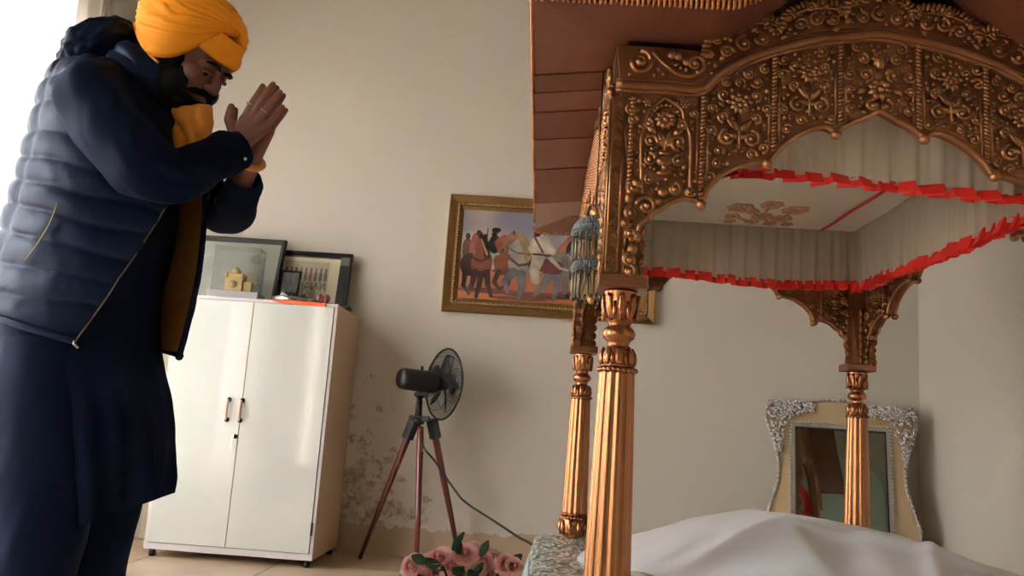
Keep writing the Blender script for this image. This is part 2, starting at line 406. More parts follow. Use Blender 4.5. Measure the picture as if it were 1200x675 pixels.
for s,(a,b) in enumerate(((cx0+e+.002,xm-.0015),(xm+.0015,cx1-e-.002))):
    mb=MB(); mb.bbox(a,b,cy0-.010,cy0+.008,.068,cz1-e-.003,.0015); d=sub(mb,'door',WHITE_LAM,cab)
    hx=P(265.5 if s==0 else 281,481,Y=cy0-.03).x
    for zz in (hz-.055,hz+.055):
        pass
    mb=MB(); pts=[(hx,cy0-.012,hz-.048),(hx,cy0-.03,hz-.04),(hx,cy0-.036,hz),(hx,cy0-.03,hz+.04),(hx,cy0-.012,hz+.048)]
    mb.tube(catmull(pts,5),[.005+.003*math.sin(PI*i/20) for i in range(21)],10)
    h=sub(mb,'handle',PEACH,d)
    for zz in (hz-.048,hz+.048):
        mb=MB(); mb.lathe([(.012,0),(.012,.004),(.008,.01),(.006,.018)],(hx,cy0-.010,zz),14,R=Matrix.Rotation(PI/2,3,'X'))
        m_=rel(mb,O).obj('handle_mount',STEELD,d)
    if s==1:
        mb=MB(); kz=hz-.125; kx=P(277,508,Y=cy0).x
        mb.lathe([(.011,0),(.011,.003),(.007,.005),(.007,.012)],(kx,cy0-.010,kz),16,R=Matrix.Rotation(PI/2,3,'X'))
        sub(mb,'lock',STEELD,d)
        mb=MB(); mb.box((kx,cy0-.030,kz-.001),(.004,.02,.016)); mb.bx(kx-.011,kx-.006,cy0-.03,cy0-.027,kz-.062,kz-.004); mb.box((kx-.006,cy0-.028,kz-.004),(.014,.003,.008))
        sub(mb,'key',STEEL,d)
mb=MB(); mb.bbox(cx1-e-.004,cx1-e+.004,cy0-.014,cy0-.004,.15,.21,.001); sub(mb,'hinge',STEELD,cab)

# ---- pictures leaning on the wall, on top of the cabinet
def leaned(name,label,cat,cxp,w,h,yfoot,lean,fw,fmat,face,facem,dep=.02,group=None,rz=0,z0=None,pic='picture'):
    z0=cz1+.001 if z0 is None else z0
    r=thing(name,label,cat,(cxp,yfoot,z0),group); r.rotation_euler=(-lean,0,rz)
    mb=MB()
    # mitred frame
    prof=[(0,0),(0,-dep),(fw*.25,-dep-.004),(fw*.8,-dep*.7),(fw,-dep*.55),(fw,0)]
    n=len(prof); cs=[(-1,0),(1,0),(1,1),(-1,1)]; vs=[]
    for sx,sz in cs:
        for a,b in prof:
            vs.append((sx*(w/2-a), b, (a if sz==0 else h-a)))
    fs=[(i*n+k,i*n+(k+1)%n,((i+1)%4)*n+(k+1)%n,((i+1)%4)*n+k) for i in range(4) for k in range(n)]
    mb.add(vs,fs,0,False); mb.obj('frame',fmat,r)
    mb=MB(); mb.bx(-w/2+fw*.5,w/2-fw*.5,-.006,-.001,fw*.5,h-fw*.5); mb.obj('backing',BLACKW,r)
    mb=MB(); painting(mb,w-fw*1.9,h-fw*1.9,*face[:2],face[2],lambda a,b:(a,-.0085,h/2+b)); mb.obj(pic,facem,r)
    return r
PAINT=vmat('printed_picture',.35,Coat_Weight=.6,Coat_Roughness=.05)
def C(h): return S(h)
def mixc(a,b,t):
    t=max(0,min(1,t)); return tuple(a[i]*(1-t)+b[i]*t for i in range(3))+(1,)
def ellin(u,v,cx,cy,rx,ry,ang=0):
    c,s=math.cos(ang),math.sin(ang); x,y=u-cx,v-cy
    return ((x*c+y*s)/rx)**2+((-x*s+y*c)/ry)**2<1
def segd(u,v,x0,y0,x1,y1):
    dx,dy=x1-x0,y1-y0; t=max(0,min(1,((u-x0)*dx+(v-y0)*dy)/(dx*dx+dy*dy))); return math.hypot(u-x0-t*dx,v-y0-t*dy),t
def faceA(u,v):
    c=mixc(C('#7d8172'),C('#9a9a8c'),u*.6+.4*noise.noise(Vector((u*6,v*6,1))))
    if v>.93: c=C('#77766b')
    if ellin(u,v,.76,.28,.09,.09): c=C('#6d7062')
    if ellin(u,v,.72,.60,.10,.10): c=C('#7c6c48')
    if .66<u<.80 and .70<v<.93: c=mixc(C('#5c5947'),C('#8a8470'),(v-.7)*4)
    if .10<u<.16 and .5<v<.9: c=C('#5e5b4b')
    return c
def faceB(u,v):
    if u>.86: return C('#16130f') if (v>.16) else C('#6f6b60')
    if v<.05: return C('#1b1613')
    c=mixc(C('#c9bfa0'),C('#b9ae90'),v)
    if .06<u<.72 and .12<v<.9:
        c=mixc(C('#a79e82'),C('#8f8a72'),v)
        if .22<v<.50:
            for k in range(9):
                x=.10+k*.072
                if ellin(u,v,x,.27,.016,.045) : return C(['#5a4636','#6d2f22','#40382e'][k%3])
                if ellin(u,v,x,.38,.024,.10): return C(['#4c4a44','#7c3f30','#3c3a2c','#2d3a38'][k%4])
        if .5<v<.64 and noise.noise(Vector((u*40,v*12,3)))>.05: return C('#4f5340')
        if v>.62:
            for x,w_ in ((.30,.05),(.43,.05),(.62,.06)):
                if abs(u-x)<w_ and v<.86: c=mixc(C('#c9c4ae'),C('#737056'),noise.noise(Vector((u*30,v*30,0)))+.4)
    return c
def faceC(u,v): return mixc(C('#55544c'),C('#8c887a'),u*.3+v*.4+.5*noise.noise(Vector((u*5,v*5,9))))
pa=P(225,343,Y=4.5); pb=P(327,343,Y=4.5)
w=pb.x-pa.x; h=(P(300,281,Y=4.55).z-cz1)
leaned('picture_frame','large dark framed picture behind the temple model on the cabinet','framed picture',(pa.x+pb.x)/2-.03,w+.06,h+.01,4.455,.24,.028,BLACKW,(60,44,faceA),PAINT)
pa=P(322,345,Y=4.57); pb=P(409,350,Y=4.57)
leaned('picture_frame','framed print of a row of small figures leaning on wall at cabinet right end','framed picture',(pa.x+pb.x)/2,pb.x-pa.x,P(370,296,Y=4.57).z-cz1,4.53,.16,.016,BLACKW,(110,70,faceB),PAINT,dep=.03)
pa=P(327,345,Y=4.43); pb=P(350,345,Y=4.43)
leaned('picture_frame','small dark picture frame standing in front of the figure print','framed picture',(pa.x+pb.x)/2,pb.x-pa.x,P(340,317,Y=4.43).z-cz1,4.41,.15,.012,BLACKW,(16,20,faceC),PAINT,dep=.012)
# ---- temple model in clear case
TEMG=mat('gold_temple_model','#c4ab70',.4,.4,.15,60); CLK=mat('clock_face','#d8c79c',.5,0,0)
xa,xb=P(249,340,Y=4.25).x,P(306,340,Y=4.25).x; tx=(xa+xb)/2; tw=xb-xa; th=P(280,292,Y=4.25).z-cz1
TZ=.02
tm=thing('temple_model','golden temple model with clock inside a clear case on the cabinet','ornament',(tx,4.25,cz1)); tm.rotation_euler=(0,0,.1)
mb=MB(); mb.bbox(-tw/2,tw/2,-.075,.075,.001,.05,.004); mb.obj('base',mat('white_plastic','#b9b9bb',.35),tm)
mb=MB(); mb.bx(-tw/2+.012,tw/2-.012,-.064,.064,.051,th)
o=mb.obj('clear_case',GLASS,tm); md=o.modifiers.new('s','SOLIDIFY'); md.thickness=.002
mb=MB(); mb.bx(-.055,.03,-.035,.035,.031,.095); mb.bx(-.06,.035,-.04,.04,.095,.10); mb.bx(-.04,.015,-.025,.025,.10,.125)
for x,y in((-.052,-.032),(.027,-.032),(-.052,.032),(.027,.032)):
    mb.lathe([(.008,0),(.008,.012),(.010,.018),(.006,.026),(.001,.032)],(x,y,.10),10)
mb.lathe([(.018,0),(.024,.01),(.022,.022),(.008,.034),(.001,.042)],(-.012,0,.125),14)
mb.bx(.035,.075,-.02,.02,.031,.085)
mb.obj('temple',TEMG,tm,loc=(0,0,TZ))
mb=MB(); mb.lathe([(.020,0),(.020,.004)],(-.012,-.036,.068),20,R=Matrix.Rotation(PI/2,3,'X')); mb.obj('clock',CLK,tm,loc=(0,0,TZ))
mb=MB()
for k in range(12):
    q=2*PI*k/12; mb.box((-.012+.016*math.cos(q),-.041,.068+.016*math.sin(q)),(.003,.002,.003))
mb.box((-.012,-.041,.074),(.002,.002,.012)); mb.box((-.008,-.041,.068),(.009,.002,.002)); mb.obj('clock_hands',BLACK,tm,loc=(0,0,TZ))
# ---- steel tray, phone, small things
xa,xb=P(318,350,Y=4.22).x,P(372,350,Y=4.22).x; tx=(xa+xb)/2; R_=(xb-xa)/2
tr=MB(); tr.lathe([(R_*.9,0),(R_*.95,.004),(R_*1.0,.032),(R_*.985,.032),(R_*.95,.006),(R_*.2,.005)],(tx,4.24,cz1+.001),40)
tag(tr.obj('steel_plate',STEEL),'round shallow steel plate on the cabinet top','plate')
mb=MB(); rr=random.Random(4)
pts=[Vector((tx-.06+.13*i/9,4.235+.01*math.sin(i),cz1+.03+.035*math.sin(i*1.1)*(1-i/11))) for i in range(10)]
mb.tube(pts,[.012+.006*math.sin(i*2) for i in range(10)],8)
mb.tube([p+Vector((.01,.02,.012)) for p in pts[:6]],.009,8)
tag(mb.obj('dark_cloth_bundle',mat('dark_cloth','#221f1e',.7,0,.3,50,.3,60)),'small crumpled dark cloth lying in the steel plate','cloth')
mb=MB(); mb.box((tx-.055,4.215,cz1+.045),(.035,.01,.022),R=Matrix.Rotation(.5,3,'Y')); tag(mb.obj('paper_slip',mat('white_paper','#c8c8c4',.7)),'small white folded paper slip in the steel plate','paper')
# pink rose-like ball
px=P(379,342,Y=4.25)
mb=MB()
for k in range(9):
    q=k*2.4; r0=.008+.0018*k
    mb.ell((px.x+r0*math.cos(q),4.25+r0*math.sin(q)*.8,cz1+.03+.004*math.sin(k)+.002*k),(.016,.010,.022),10,6,R=Matrix.Rotation(q,3,'Z'))
mb.tube([(px.x,4.25,cz1+.001),(px.x,4.25,cz1+.03)],.008,8)
tag(mb.obj('small_pink_flower',mat('dusty_pink','#9d4a4a',.6,0,.3,40)),'small dusty pink artificial flower on the cabinet top','flower')
# long incense stick holder
mb=MB(); mb.tube([(P(345,345,Y=4.2).x,4.2,cz1+.035),(P(398,356,Y=4.17).x,4.17,cz1+.008)],.004,8)
tag(mb.obj('dark_stick',BLACK),'thin dark stick lying aslant at front of the cabinet top','stick')
# black gadget at the end
px=P(404,352,Y=4.3)
mb=MB(); mb.bbox(px.x-.032,px.x+.03,4.28,4.36,cz1+.001,cz1+.022,.004); mb.ell((px.x-.012,4.288,cz1+.026),(.012,.012,.010))
tag(mb.obj('black_box',BLACK),'small black box at the right end of cabinet top','box')
# orange cloth over the front edge
xa,xb=P(318,352,Y=4.08).x,P(383,352,Y=4.08).x
def oc(u,v):
    x=lerp(xa,xb,u); dz=.034*min(1,.25+u*1.1)
    if v<.6: y=4.20-.115*v/.6*1.0; z=cz1+.003+.002*math.sin(u*20)
    else: y=4.085-.0075; z=cz1+.003-(v-.6)/.4*dz*(.8+.2*math.sin(u*9))
    return (x,y,z)
mb=MB(); mb.grid(oc,30,14); o=mb.obj('orange_cloth',ORANGE); md=o.modifiers.new('s','SOLIDIFY'); md.thickness=.002; md.offset=1
tag(o,'orange cloth draped over the front edge of the white cabinet','cloth')
# ================================================================== PALANQUIN (four-post carved canopy)
X0,X1,Y0,Y1=.161,1.22,1.794,3.293
ZP=1.051   # plate top
XM=(X0+X1)/2; YM=(Y0+Y1)/2
pal=thing('palanquin','carved gold-painted wooden four-post palanquin standing over the white-draped bed','palanquin',(XM,YM,0))
O=pal.location[:]
# --- columns
def zpx(y): return ZP-(y-327)*.00183
cup=[(.036,1.024),(.037,1.018),(.034,1.010),(.036,.995),(.0365,.975),(.033,.962),(.027,.955),(.024,.950),(.024,.946),(.031,.940),(.036,.930),(.033,.920),(.024,.913),(.022,.906),(.025,.900),(.031,.893),(.034,.880),(.0365,.862),(.037,.858)]
low=[(.044,.40),(.050,.395),(.052,.380),(.050,.352),(.042,.336),(.030,.325),(.030,.300)]
def column(x,y):
    c=thing_part=bpy.data.objects.new('column',None); COL.objects.link(c); c.parent=pal; c.location=(x-O[0],y-O[1],0)
    mb=MB()
    mb.lathe(cup,(0,0,0),36)
    mb.obj('capital',GOLD2,c)
    for nm,(r0,z0,r1,z1,w) in (('capital_leaves',(.029,.957,.0375,1.014,.012)),('shoulder_leaves',(.036,.862,.030,.900,.013))):
        mb=MB()
        for k in range(8):
            q=2*PI*k/8; pts=[]
            for i in range(7):
                t=i/6; r=lerp(r0,r1,t)+.003*math.sin(PI*t)+.0; z=lerp(z0,z1,t)
                pts.append((r*math.cos(q),r*math.sin(q),z))
            mb.tube(pts,[w*(.35+.65*math.sin(PI*min(1,.15+t/6*.8)))*.75 for t in range(7)],8,flat=.5,up=(math.cos(q),math.sin(q),0))
            q2=q+PI/8
            mb.tube([(((r0+r1)/2+.004)*math.cos(q2),((r0+r1)/2+.004)*math.sin(q2),lerp(z0,z1,a)) for a in (0,.35,.7)],[.003,.005,.002],6)
        mb.obj(nm,GOLD2,c)
    for nm,r_,z_ in (('bead_ring',.0385,.852),('bead_ring',.0495,.400)):
        mb=MB()
        for k in range(24):
            q=2*PI*k/24; mb.ell((r_*math.cos(q),r_*math.sin(q),z_),(.0065,.0065,.006),8,6)
        mb.obj(nm,GOLD2,c)
    mb=MB()
    for k in range(10):
        q=2*PI*k/10; mb.tube([(.047*math.cos(q),.047*math.sin(q),.335),(.053*math.cos(q),.053*math.sin(q),.36),(.052*math.cos(q),.052*math.sin(q),.392)],[.004,.010,.006],6)
    mb.obj('foot_leaves',GOLD2,c)
    def flute(q,z):
        a=abs(math.sin(5.5*q)); return .885+.135*a**.65
    mb=MB(); prof=[(.0355,.853),(.0375,.846)]+[(lerp(.0375,.0480,(i/12)**.9),lerp(.84,.42,i/12)) for i in range(13)]+[(.048,.402)]
    mb.lathe(prof,(0,0,0),168,fn=flute); mb.obj('fluted_shaft',GOLDS,c)
    mb=MB(); mb.lathe(low,(0,0,0),36); mb.obj('foot',GOLD2,c)
    mb=MB(); mb.bbox(-.053,.053,-.053,.053,1.024,ZP,.002); mb.obj('plate',BRONZE,c)
    mb=MB(); mb.bx(-.024,.024,-.024,.024,ZP,1.56); mb.obj('post',BRONZE,c)
    for sx,sy in ((1,0),(-1,0),(0,1),(0,-1)):
        mb=MB(); mb.bx(-.004+sx*.028-abs(sx)*.004,.004+sx*.028+abs(sx)*.004,-.004+sy*.028-abs(sy)*.004,.004+sy*.028+abs(sy)*.004,ZP,1.26)
        z=ZP+.014
        while z<1.26: mb.ell((sx*.037,sy*.037,z),(.011 if sx else .005,.011 if sy else .005,.015),10,8); z+=.031
        mb.obj('carved_fin',BRONZE,c)
    return c
c0=column(X0,Y0)
def copy_tree(o,parent=None):
    c=o.copy(); COL.objects.link(c)
    if parent: c.parent=parent
    for ch in list(o.children): copy_tree(ch,c)
    return c
for x,y in ((X0,Y1),(X1,Y1),(X1,Y0)):
    c=copy_tree(c0,pal); c.location=(x-O[0],y-O[1],0)

# --- carved board (built once for the front, local origin: middle of board, z absolute)
YBd=1.743; U0=.122-XM; W2=-U0
def L2(x,y):
    p=P(x,y,Y=YBd); return (p.x-XM,p.z)
low_px=[(748,326),(748,312),(744,302),(747,292),(752,284),(748,272),(750,264),(760,258),(764,250),(772,247),(783,239),(794,235),(804,233),(815,235),(821,239),(829,222),(842,208),(855,200),(867,195),(882,192),(898,191),(904,185),(912,176),(921,168),(933,160),(948,153),(960,150),(970,151),(979,156),(986,151),(996,145),(1008,141),(1016,137)]
lowL=[L2(*p) for p in low_px]
apex=(0,L2(1022,131)[1])
lowL[0]=(lowL[0][0],ZP)
lower=lowL+[apex]+[(-a,b) for a,b in lowL[::-1]]
# crest
def arc(c,r0,h,a0,a1,n=10): return [(c+r0*math.cos(lerp(a0,a1,i/n)),h[0]+h[1]*math.sin(lerp(a0,a1,i/n))) for i in range(n+1)]
zc=L2(728,53)[1]
A0,A1=L2(826,62),L2(915,30); B1=L2(991,12)
def scallop(p,q,h,n=12):
    out=[]
    for i in range(n+1):
        t=i/n; a=PI*t
        bx=lerp(p[0],q[0],.5-.5*math.cos(a)); bz=lerp(p[1],q[1],t)+h*math.sin(a)**.75
        out.append((bx,bz))
    return out
scA=scallop(A0,A1,.052); scB=scallop(A1,B1,.040)
scC=scallop(B1,(-B1[0],B1[1]),.050)
crestL=[(U0,zc),(L2(767,55)[0],zc),(L2(799,57)[0],zc-.002),(L2(815,60)[0],zc-.004)]
crest=crestL+scA+scB[1:]+scC[1:]
full=crest+[(-a,b) for a,b in (crestL+scA+scB[1:])[::-1]][1:]
def fpt(a,b,d): return (a,-d,b)      # local: outward is -y
def spiral(mb,cx,cz,r,turns,a0,sgn=1,rad=.0045,d=.006,mi=0,n=None):
    rad*=1.25
    n=n or int(18*turns)
    pts=[];rs=[]
    for i in range(n+1):
        t=i/n; rr=r*(1-t)**.85+.0015; a=a0+sgn*2*PI*turns*t
        pts.append(fpt(cx+rr*math.cos(a),cz+rr*math.sin(a),d)); rs.append(rad*(1-.45*t))
    mb.tube(pts,rs,6,mi); mb.ell(pts[-1],rad*1.3,8,6,mi)
def stem_unused(mb,pts,r0=.004,r1=.002,d=.006):
    p=catmull([fpt(a,b,d) for a,b in pts],6); n=len(p); mb.tube(p,[lerp(r0,r1,i/(n-1)) for i in range(n)],6)
def leaf(mb,x,z,ang,l,w,d=.004):
    dx,dz=math.cos(ang),math.sin(ang); w*=1.3
    pts=[fpt(x+dx*l*t,z+dz*l*t,d+.004*math.sin(PI*t)) for t in (0,.2,.45,.7,.9,1)]
    mb.tube(pts,[w*.25,w*.8,w,w*.7,w*.3,w*.05],8,flat=.45,up=(0,-1,0))
def flower(mb,x,z,r,n=8,d=.006):
    for k in range(n): leaf(mb,x+.25*r*math.cos(2*PI*k/n),z+.25*r*math.sin(2*PI*k/n),2*PI*k/n,r*.75,r*.24,d)
    mb.ell(fpt(x,z,d+.004),(r*.28,r*.2,r*.28),10,8)
def dot(mb,x,z,r,d=.003):
    r*=1.15; mb.ell(fpt(x,z,d),(r,r*.9,r),8,6)
def inside(poly,x,z):
    c=False; n=len(poly); j=n-1
    for i in range(n):
        xi,zi=poly[i]; xj,zj=poly[j]
        if (zi>z)!=(zj>z) and x<(xj-xi)*(z-zi)/(zj-zi)+xi: c=not c
        j=i
    return c
outline=full+lower[::-1]
# ---- build meshes once
plank=MB(); plank.prism(outline,fpt,-.018,0)
rim=MB()
def run(mb,pts2,r,d=.006,k=4,n=8): mb.tube(catmull([fpt(a,b,d) for a,b in pts2],k),r,n)
run(rim,lower[5:-5],.0062,.005)
for px in ((821,239),(898,191),(979,157)):
    a,b=L2(*px)
    for s in (1,-1): rim.ell(fpt(s*a,b-.004,.006),(.0115,.012,.0115),12,8)
for s in (1,-1):   # small volute fins going down to the plate
    for (px,r,a0) in (((738,305),.013,PI/2),((737,275),.011,-PI/2),((740,250),.013,PI/2)):
        a,b=L2(*px); spiral(rim,s*a,b,r,1.4,a0 if s>0 else PI-a0,s,.005,.006)
rope=MB()
def twist(mb,pts2,r,step,d=.006,elong=1.5,slant=.6,sgn=1):
    p=[Vector(fpt(a,b,d)) for a,b in pts2]; 
    tot=0; acc=[0]
    for i in range(1,len(p)): tot+=(p[i]-p[i-1]).length; acc.append(tot)
    n=max(2,int(tot/step))
    for k in range(n+1):
        s=tot*k/n; i=1
        while i<len(acc)-1 and acc[i]<s: i+=1
        t=(s-acc[i-1])/max(1e-9,acc[i]-acc[i-1]); c=p[i-1].lerp(p[i],t); dr=(p[i]-p[i-1]).normalized()
        a=math.atan2(dr.z,dr.x)+sgn*slant
        mb.ell(c,(step*.52,r*.9,r*elong),8,6,R=Matrix.Rotation(-a,3,'Y'))
for sc_ in (scA,scB):
    for s in (1,-1): twist(rope,[(s*a,b-.006) for a,b in sc_],.0075,.0105,.004,1.35,.25,s)
twist(rope,[(a,b-.006) for a,b in scC],.0075,.0105,.004,1.35,.25)
for sc_ in (scA,scB):
    for s in (1,-1): rope.tube([fpt(s*a*1.0-s*0,b-.020,.004) for a,b in sc_],.003,6)
rope.tube([fpt(a,b-.020,.004) for a,b in scC],.003,6)
# smooth arched moulding between crest and panels
mpx=[(727,100),(780,100),(822,97),(842,88),(865,75),(900,61),(950,49),(1000,43)]
mL=[L2(*p) for p in mpx]; m0=mL[0][1]; mL=[(a,b if i>2 else m0) for i,(a,b) in enumerate(mL)]
mcen=[(0,L2(1025,41)[1])]
mline=[(U0+.002,mL[0][1])]+mL[1:]+mcen+[(-a,b) for a,b in mL[1:][::-1]]+[(W2-.002,mL[0][1])]
mould=MB(); cm=catmull([fpt(a,b,0) for a,b in mline],5)
for dz,dd,r in ((0,.004,.011),(.012,.002,.006),(-.012,.003,.006)):
    mould.tube([(v.x,v.y-dd,v.z+dz) for v in cm],r,10)
mzs=sorted([(v.x,v.z) for v in cm])
def ztop(a): return interp(mzs,a)-.02
lowS=sorted([(a,b) for a,b in lower[6:-6]])
def zlow(a): return interp(lowS,a)
# strips (bead rows)
STR=[]; spx=[(823,112,236),(907,70,190),(985,55,152)]
for (x,ya,yb) in spx:
    a=L2(x,(ya+yb)/2)[0]
    for s in (1,-1):
        z1=ztop(s*a)+.006; z0=zlow(a)+.012; m_=MB()
        m_.bx(s*a-.0125,s*a+.0125,-.002,0,z0,z1)
        twist(m_,[(s*a,z0),(s*a,z1)],.0058,.0085,.006,1.2,.5,s)
        for o_ in (-.011,.011): m_.tube([fpt(s*a+o_,z0,.003),fpt(s*a+o_,z1,.003)],.0030,6)
        STR.append(('beaded_strip',m_))
# corner pilaster with chevrons
for s in (1,-1):
    a=U0+.010; z0=ZP+.004; z1=m0-.03; m_=MB()
    z=z0; m_.bx(s*a-.009,s*a+.012,-.002,0,z0,z1)
    while z<z1:
        for sg in (1,-1):
            m_.box(fpt(s*a+sg*.0045,z+.004,.004),(.012,.007,.0055),R=Matrix.Rotation(sg*.7,3,'Y'))
        z+=.0125
    for o_ in (-.010,.0125): m_.tube([fpt(s*(a+o_),z0,.004),fpt(s*(a+o_),z1,.004)],.0032,6)
    STR.append(('chevron_pilaster',m_)); m_=MB()
    a2=L2(740,160)[0]; twist(m_,[(s*a2,L2(740,225)[1]),(s*a2,z1)],.0055,.009,.005,1.2,.5,s); STR.append(('beaded_strip',m_))
# ---- carved relief
rl=MB(); R_=random.Random(7)
occ=[]
def put_dot(a,b,r,d=.003): dot(rl,a,b,r,d); occ.append((a,b,r+.001))
def both(fn):
    for s in (1,-1): fn(s)
def panel1(s):
    cx,cz=L2(779,165); 
    # cusped arch frame
    arch=[(752,228),(751,180),(752,160),(757,145),(760,132),(770,122),(779,116),(788,121),(799,130),(802,144),(808,158),(809,180),(808,226)]
    pts=[L2(*p) for p in arch]; run(rl,[(s*a,b) for a,b in pts],.004,.005)
    # urn
    ax=s*cx
    for dz,w,h in ((-.075,.016,.007),(-.062,.007,.008),(-.046,.020,.014),(-.030,.014,.006)): rl.ell(fpt(ax,cz+dz,.004),(w,.009,h),12,8)
    flower(rl,ax,cz+.045,.024,10); 
    for k in range(11): 
        q=PI*k/10; dot(rl,ax+.031*math.cos(q),cz+.048+.031*math.sin(q),.0032,.005)
    for g in (1,-1):
        leaf(rl,ax,cz-.02,PI/2-g*.35,.045,.007); leaf(rl,ax,cz-.015,PI/2-g*.85,.035,.006)
        spiral(rl,ax+g*.030,cz-.005,.016,1.5,-PI/2 if g>0 else -PI/2,-g,.0042)
        spiral(rl,ax+g*.032,cz-.045,.013,1.3,PI/2,g,.004)
        leaf(rl,ax+g*.018,cz+.012,PI/2-g*.9,.03,.006); spiral(rl,ax+g*.038,cz+.034,.010,1.2,PI/2,g,.0035)
        leaf(rl,ax+g*.040,cz-.065,PI/2-g*.5,.02,.005)
        # corner flowers over the arch
        flower(rl,ax+g*.040,cz+.083,.011,6,.004)
    rl.tube([fpt(ax,cz-.03,.006),fpt(ax,cz+.03,.006)],.003,6)
def panelT(s,px,py,sc_=1.0):
    cx,cz=L2(px,py); ax=s*cx
    flower(rl,ax,cz+.040*sc_,.022*sc_,9)
    for k in range(5):
        q=PI*(k+.5)/5; leaf(rl,ax+.018*sc_*math.cos(q),cz+.040*sc_+.016*sc_*math.sin(q),q,.016*sc_,.005*sc_)
    rl.tube([fpt(ax,cz-.06*sc_,.006),fpt(ax,cz+.02*sc_,.006)],[.0035,.0025],6)
    for g in (1,-1):
        leaf(rl,ax,cz-.02*sc_,PI/2-g*.75,.045*sc_,.0065*sc_); leaf(rl,ax,cz-.035*sc_,PI/2-g*1.1,.03*sc_,.0055*sc_)
        spiral(rl,ax+g*.026*sc_,cz-.034*sc_,.017*sc_,1.5,PI/2,-g,.0042*sc_)
        spiral(rl,ax+g*.034*sc_,cz+.012*sc_,.011*sc_,1.3,-PI/2,g,.0036*sc_)
        spiral(rl,ax+g*.034*sc_,cz+.062*sc_,.011*sc_,1.2,-PI/2,g,.0036*sc_)
def fillers(n,rm=(.0028,.0055)):
    global occ
    segs=rl.v[:]; cell={}
    for v in segs: cell.setdefault((int(v[0]//.012),int(v[2]//.012)),[]).append((v[0],v[2]))
    made=0
    for _ in range(n*30):
        if made>=n: break
        a=R_.uniform(U0+.03,-.004); b=R_.uniform(1.18,1.74); r=R_.uniform(*rm)
        if not inside(outline,a,b) : continue
        if abs(b-(ztop(a)+.02))<.026: continue
        if any(not inside(outline,a+dx,b+dz) for dx,dz in ((.016,0),(-.016,0),(0,.018),(0,-.018))): continue
        if any(abs(a-L2(x,(ya+yb)/2)[0])<.016 and b<ztop(a)+.01 for x,ya,yb in spx): continue
        k=(int(a//.012),int(b//.012)); bad=False
        for i in (-1,0,1):
            for j in (-1,0,1):
                for (x,z) in cell.get((k[0]+i,k[1]+j),()):
                    if (x-a)**2+(z-b)**2<(r+.0022)**2: bad=True;break
                if bad: break
            if bad: break
        if bad: continue
        o=len(rl.v)
        kind=R_.random(); ang=R_.uniform(0,2*PI)
        for s in (1,-1):
            if r>.008: spiral(rl,s*a,b,r,1.3,ang if s>0 else PI-ang,s,.0034,.005)
            elif kind<.35: dot(rl,s*a,b,r*.8,.003)
            else: leaf(rl,s*a,b,ang if s>0 else PI-ang,r*2.4,r*.7,.003)
        for v in rl.v[o:]: cell.setdefault((int(v[0]//.012),int(v[2]//.012)),[]).append((v[0],v[2]))
        made+=1
both(panel1); both(lambda s:panelT(s,866,145)); both(lambda s:panelT(s,948,108,.92))
# centre panel
cx,cz=L2(1024,100); cx=0
rl.ell(fpt(0,cz+.052,.006),(.013,.012,.020),12,8); flower(rl,0,cz+.058,.020,8); flower(rl,0,cz-.012,.028,9)
for g in (1,-1):
    spiral(rl,g*.030,cz+.020,.014,1.4,-PI/2,-g,.004); spiral(rl,g*.036,cz+.058,.011,1.3,PI/2,g,.0036)
    spiral(rl,g*.014,cz-.048,.013,1.3,PI/2,-g,.0045); leaf(rl,g*.012,cz+.02,PI/2-g*.5,.03,.006)
    leaf(rl,g*.03,cz-.01,-.6 if g>0 else PI+.6,.022,.006)
# corner crest volutes
def volute(s):
    a,b=L2(750,74); g=(lambda q:q) if s>0 else (lambda q:PI-q)
    spiral(rl,s*a,b,.026,1.7,g(PI/2),-s,.006); flower(rl,s*a,b,.012,6)
    pts=[L2(*p) for p in ((764,62),(778,76),(795,88),(812,90),(826,78))]; run(rl,[(s*x,z) for x,z in pts],.006,.005)
    a,b=L2(815,76); spiral(rl,s*a,b,.020,1.5,g(-PI/2),s,.0055)
    for p in ((790,66),(800,72),(782,64)): x,z=L2(*p); leaf(rl,s*x,z,g(-.4),.022,.008)
    # scallop scrolls
    for p,r,q in (((852,62),.014,0),((872,52),.017,PI/2),((893,47),.013,PI),((938,30),.014,0),((957,24),.015,PI/2),((976,24),.012,PI),((866,36),.008,0),((950,10),.009,0),((925,22),.008,0)):
        x,z=L2(*p); spiral(rl,s*x,z,r,1.4,g(q),s,.0042)
    for p in ((843,72),(880,38),(901,38),(915,47),(965,10),(975,38),(990,28)): x,z=L2(*p); leaf(rl,s*x,z,g(.7),.018,.005)
both(volute)
for x in (0,):
    for p,r in (((1030,18),.017),((1010,22),.012),((1050,24),.012)):
        a,b=L2(*p); a-=L2(1030,18)[0]; spiral(rl,a,b,r,1.5,PI/2,1 if a>=0 else -1,.0042)
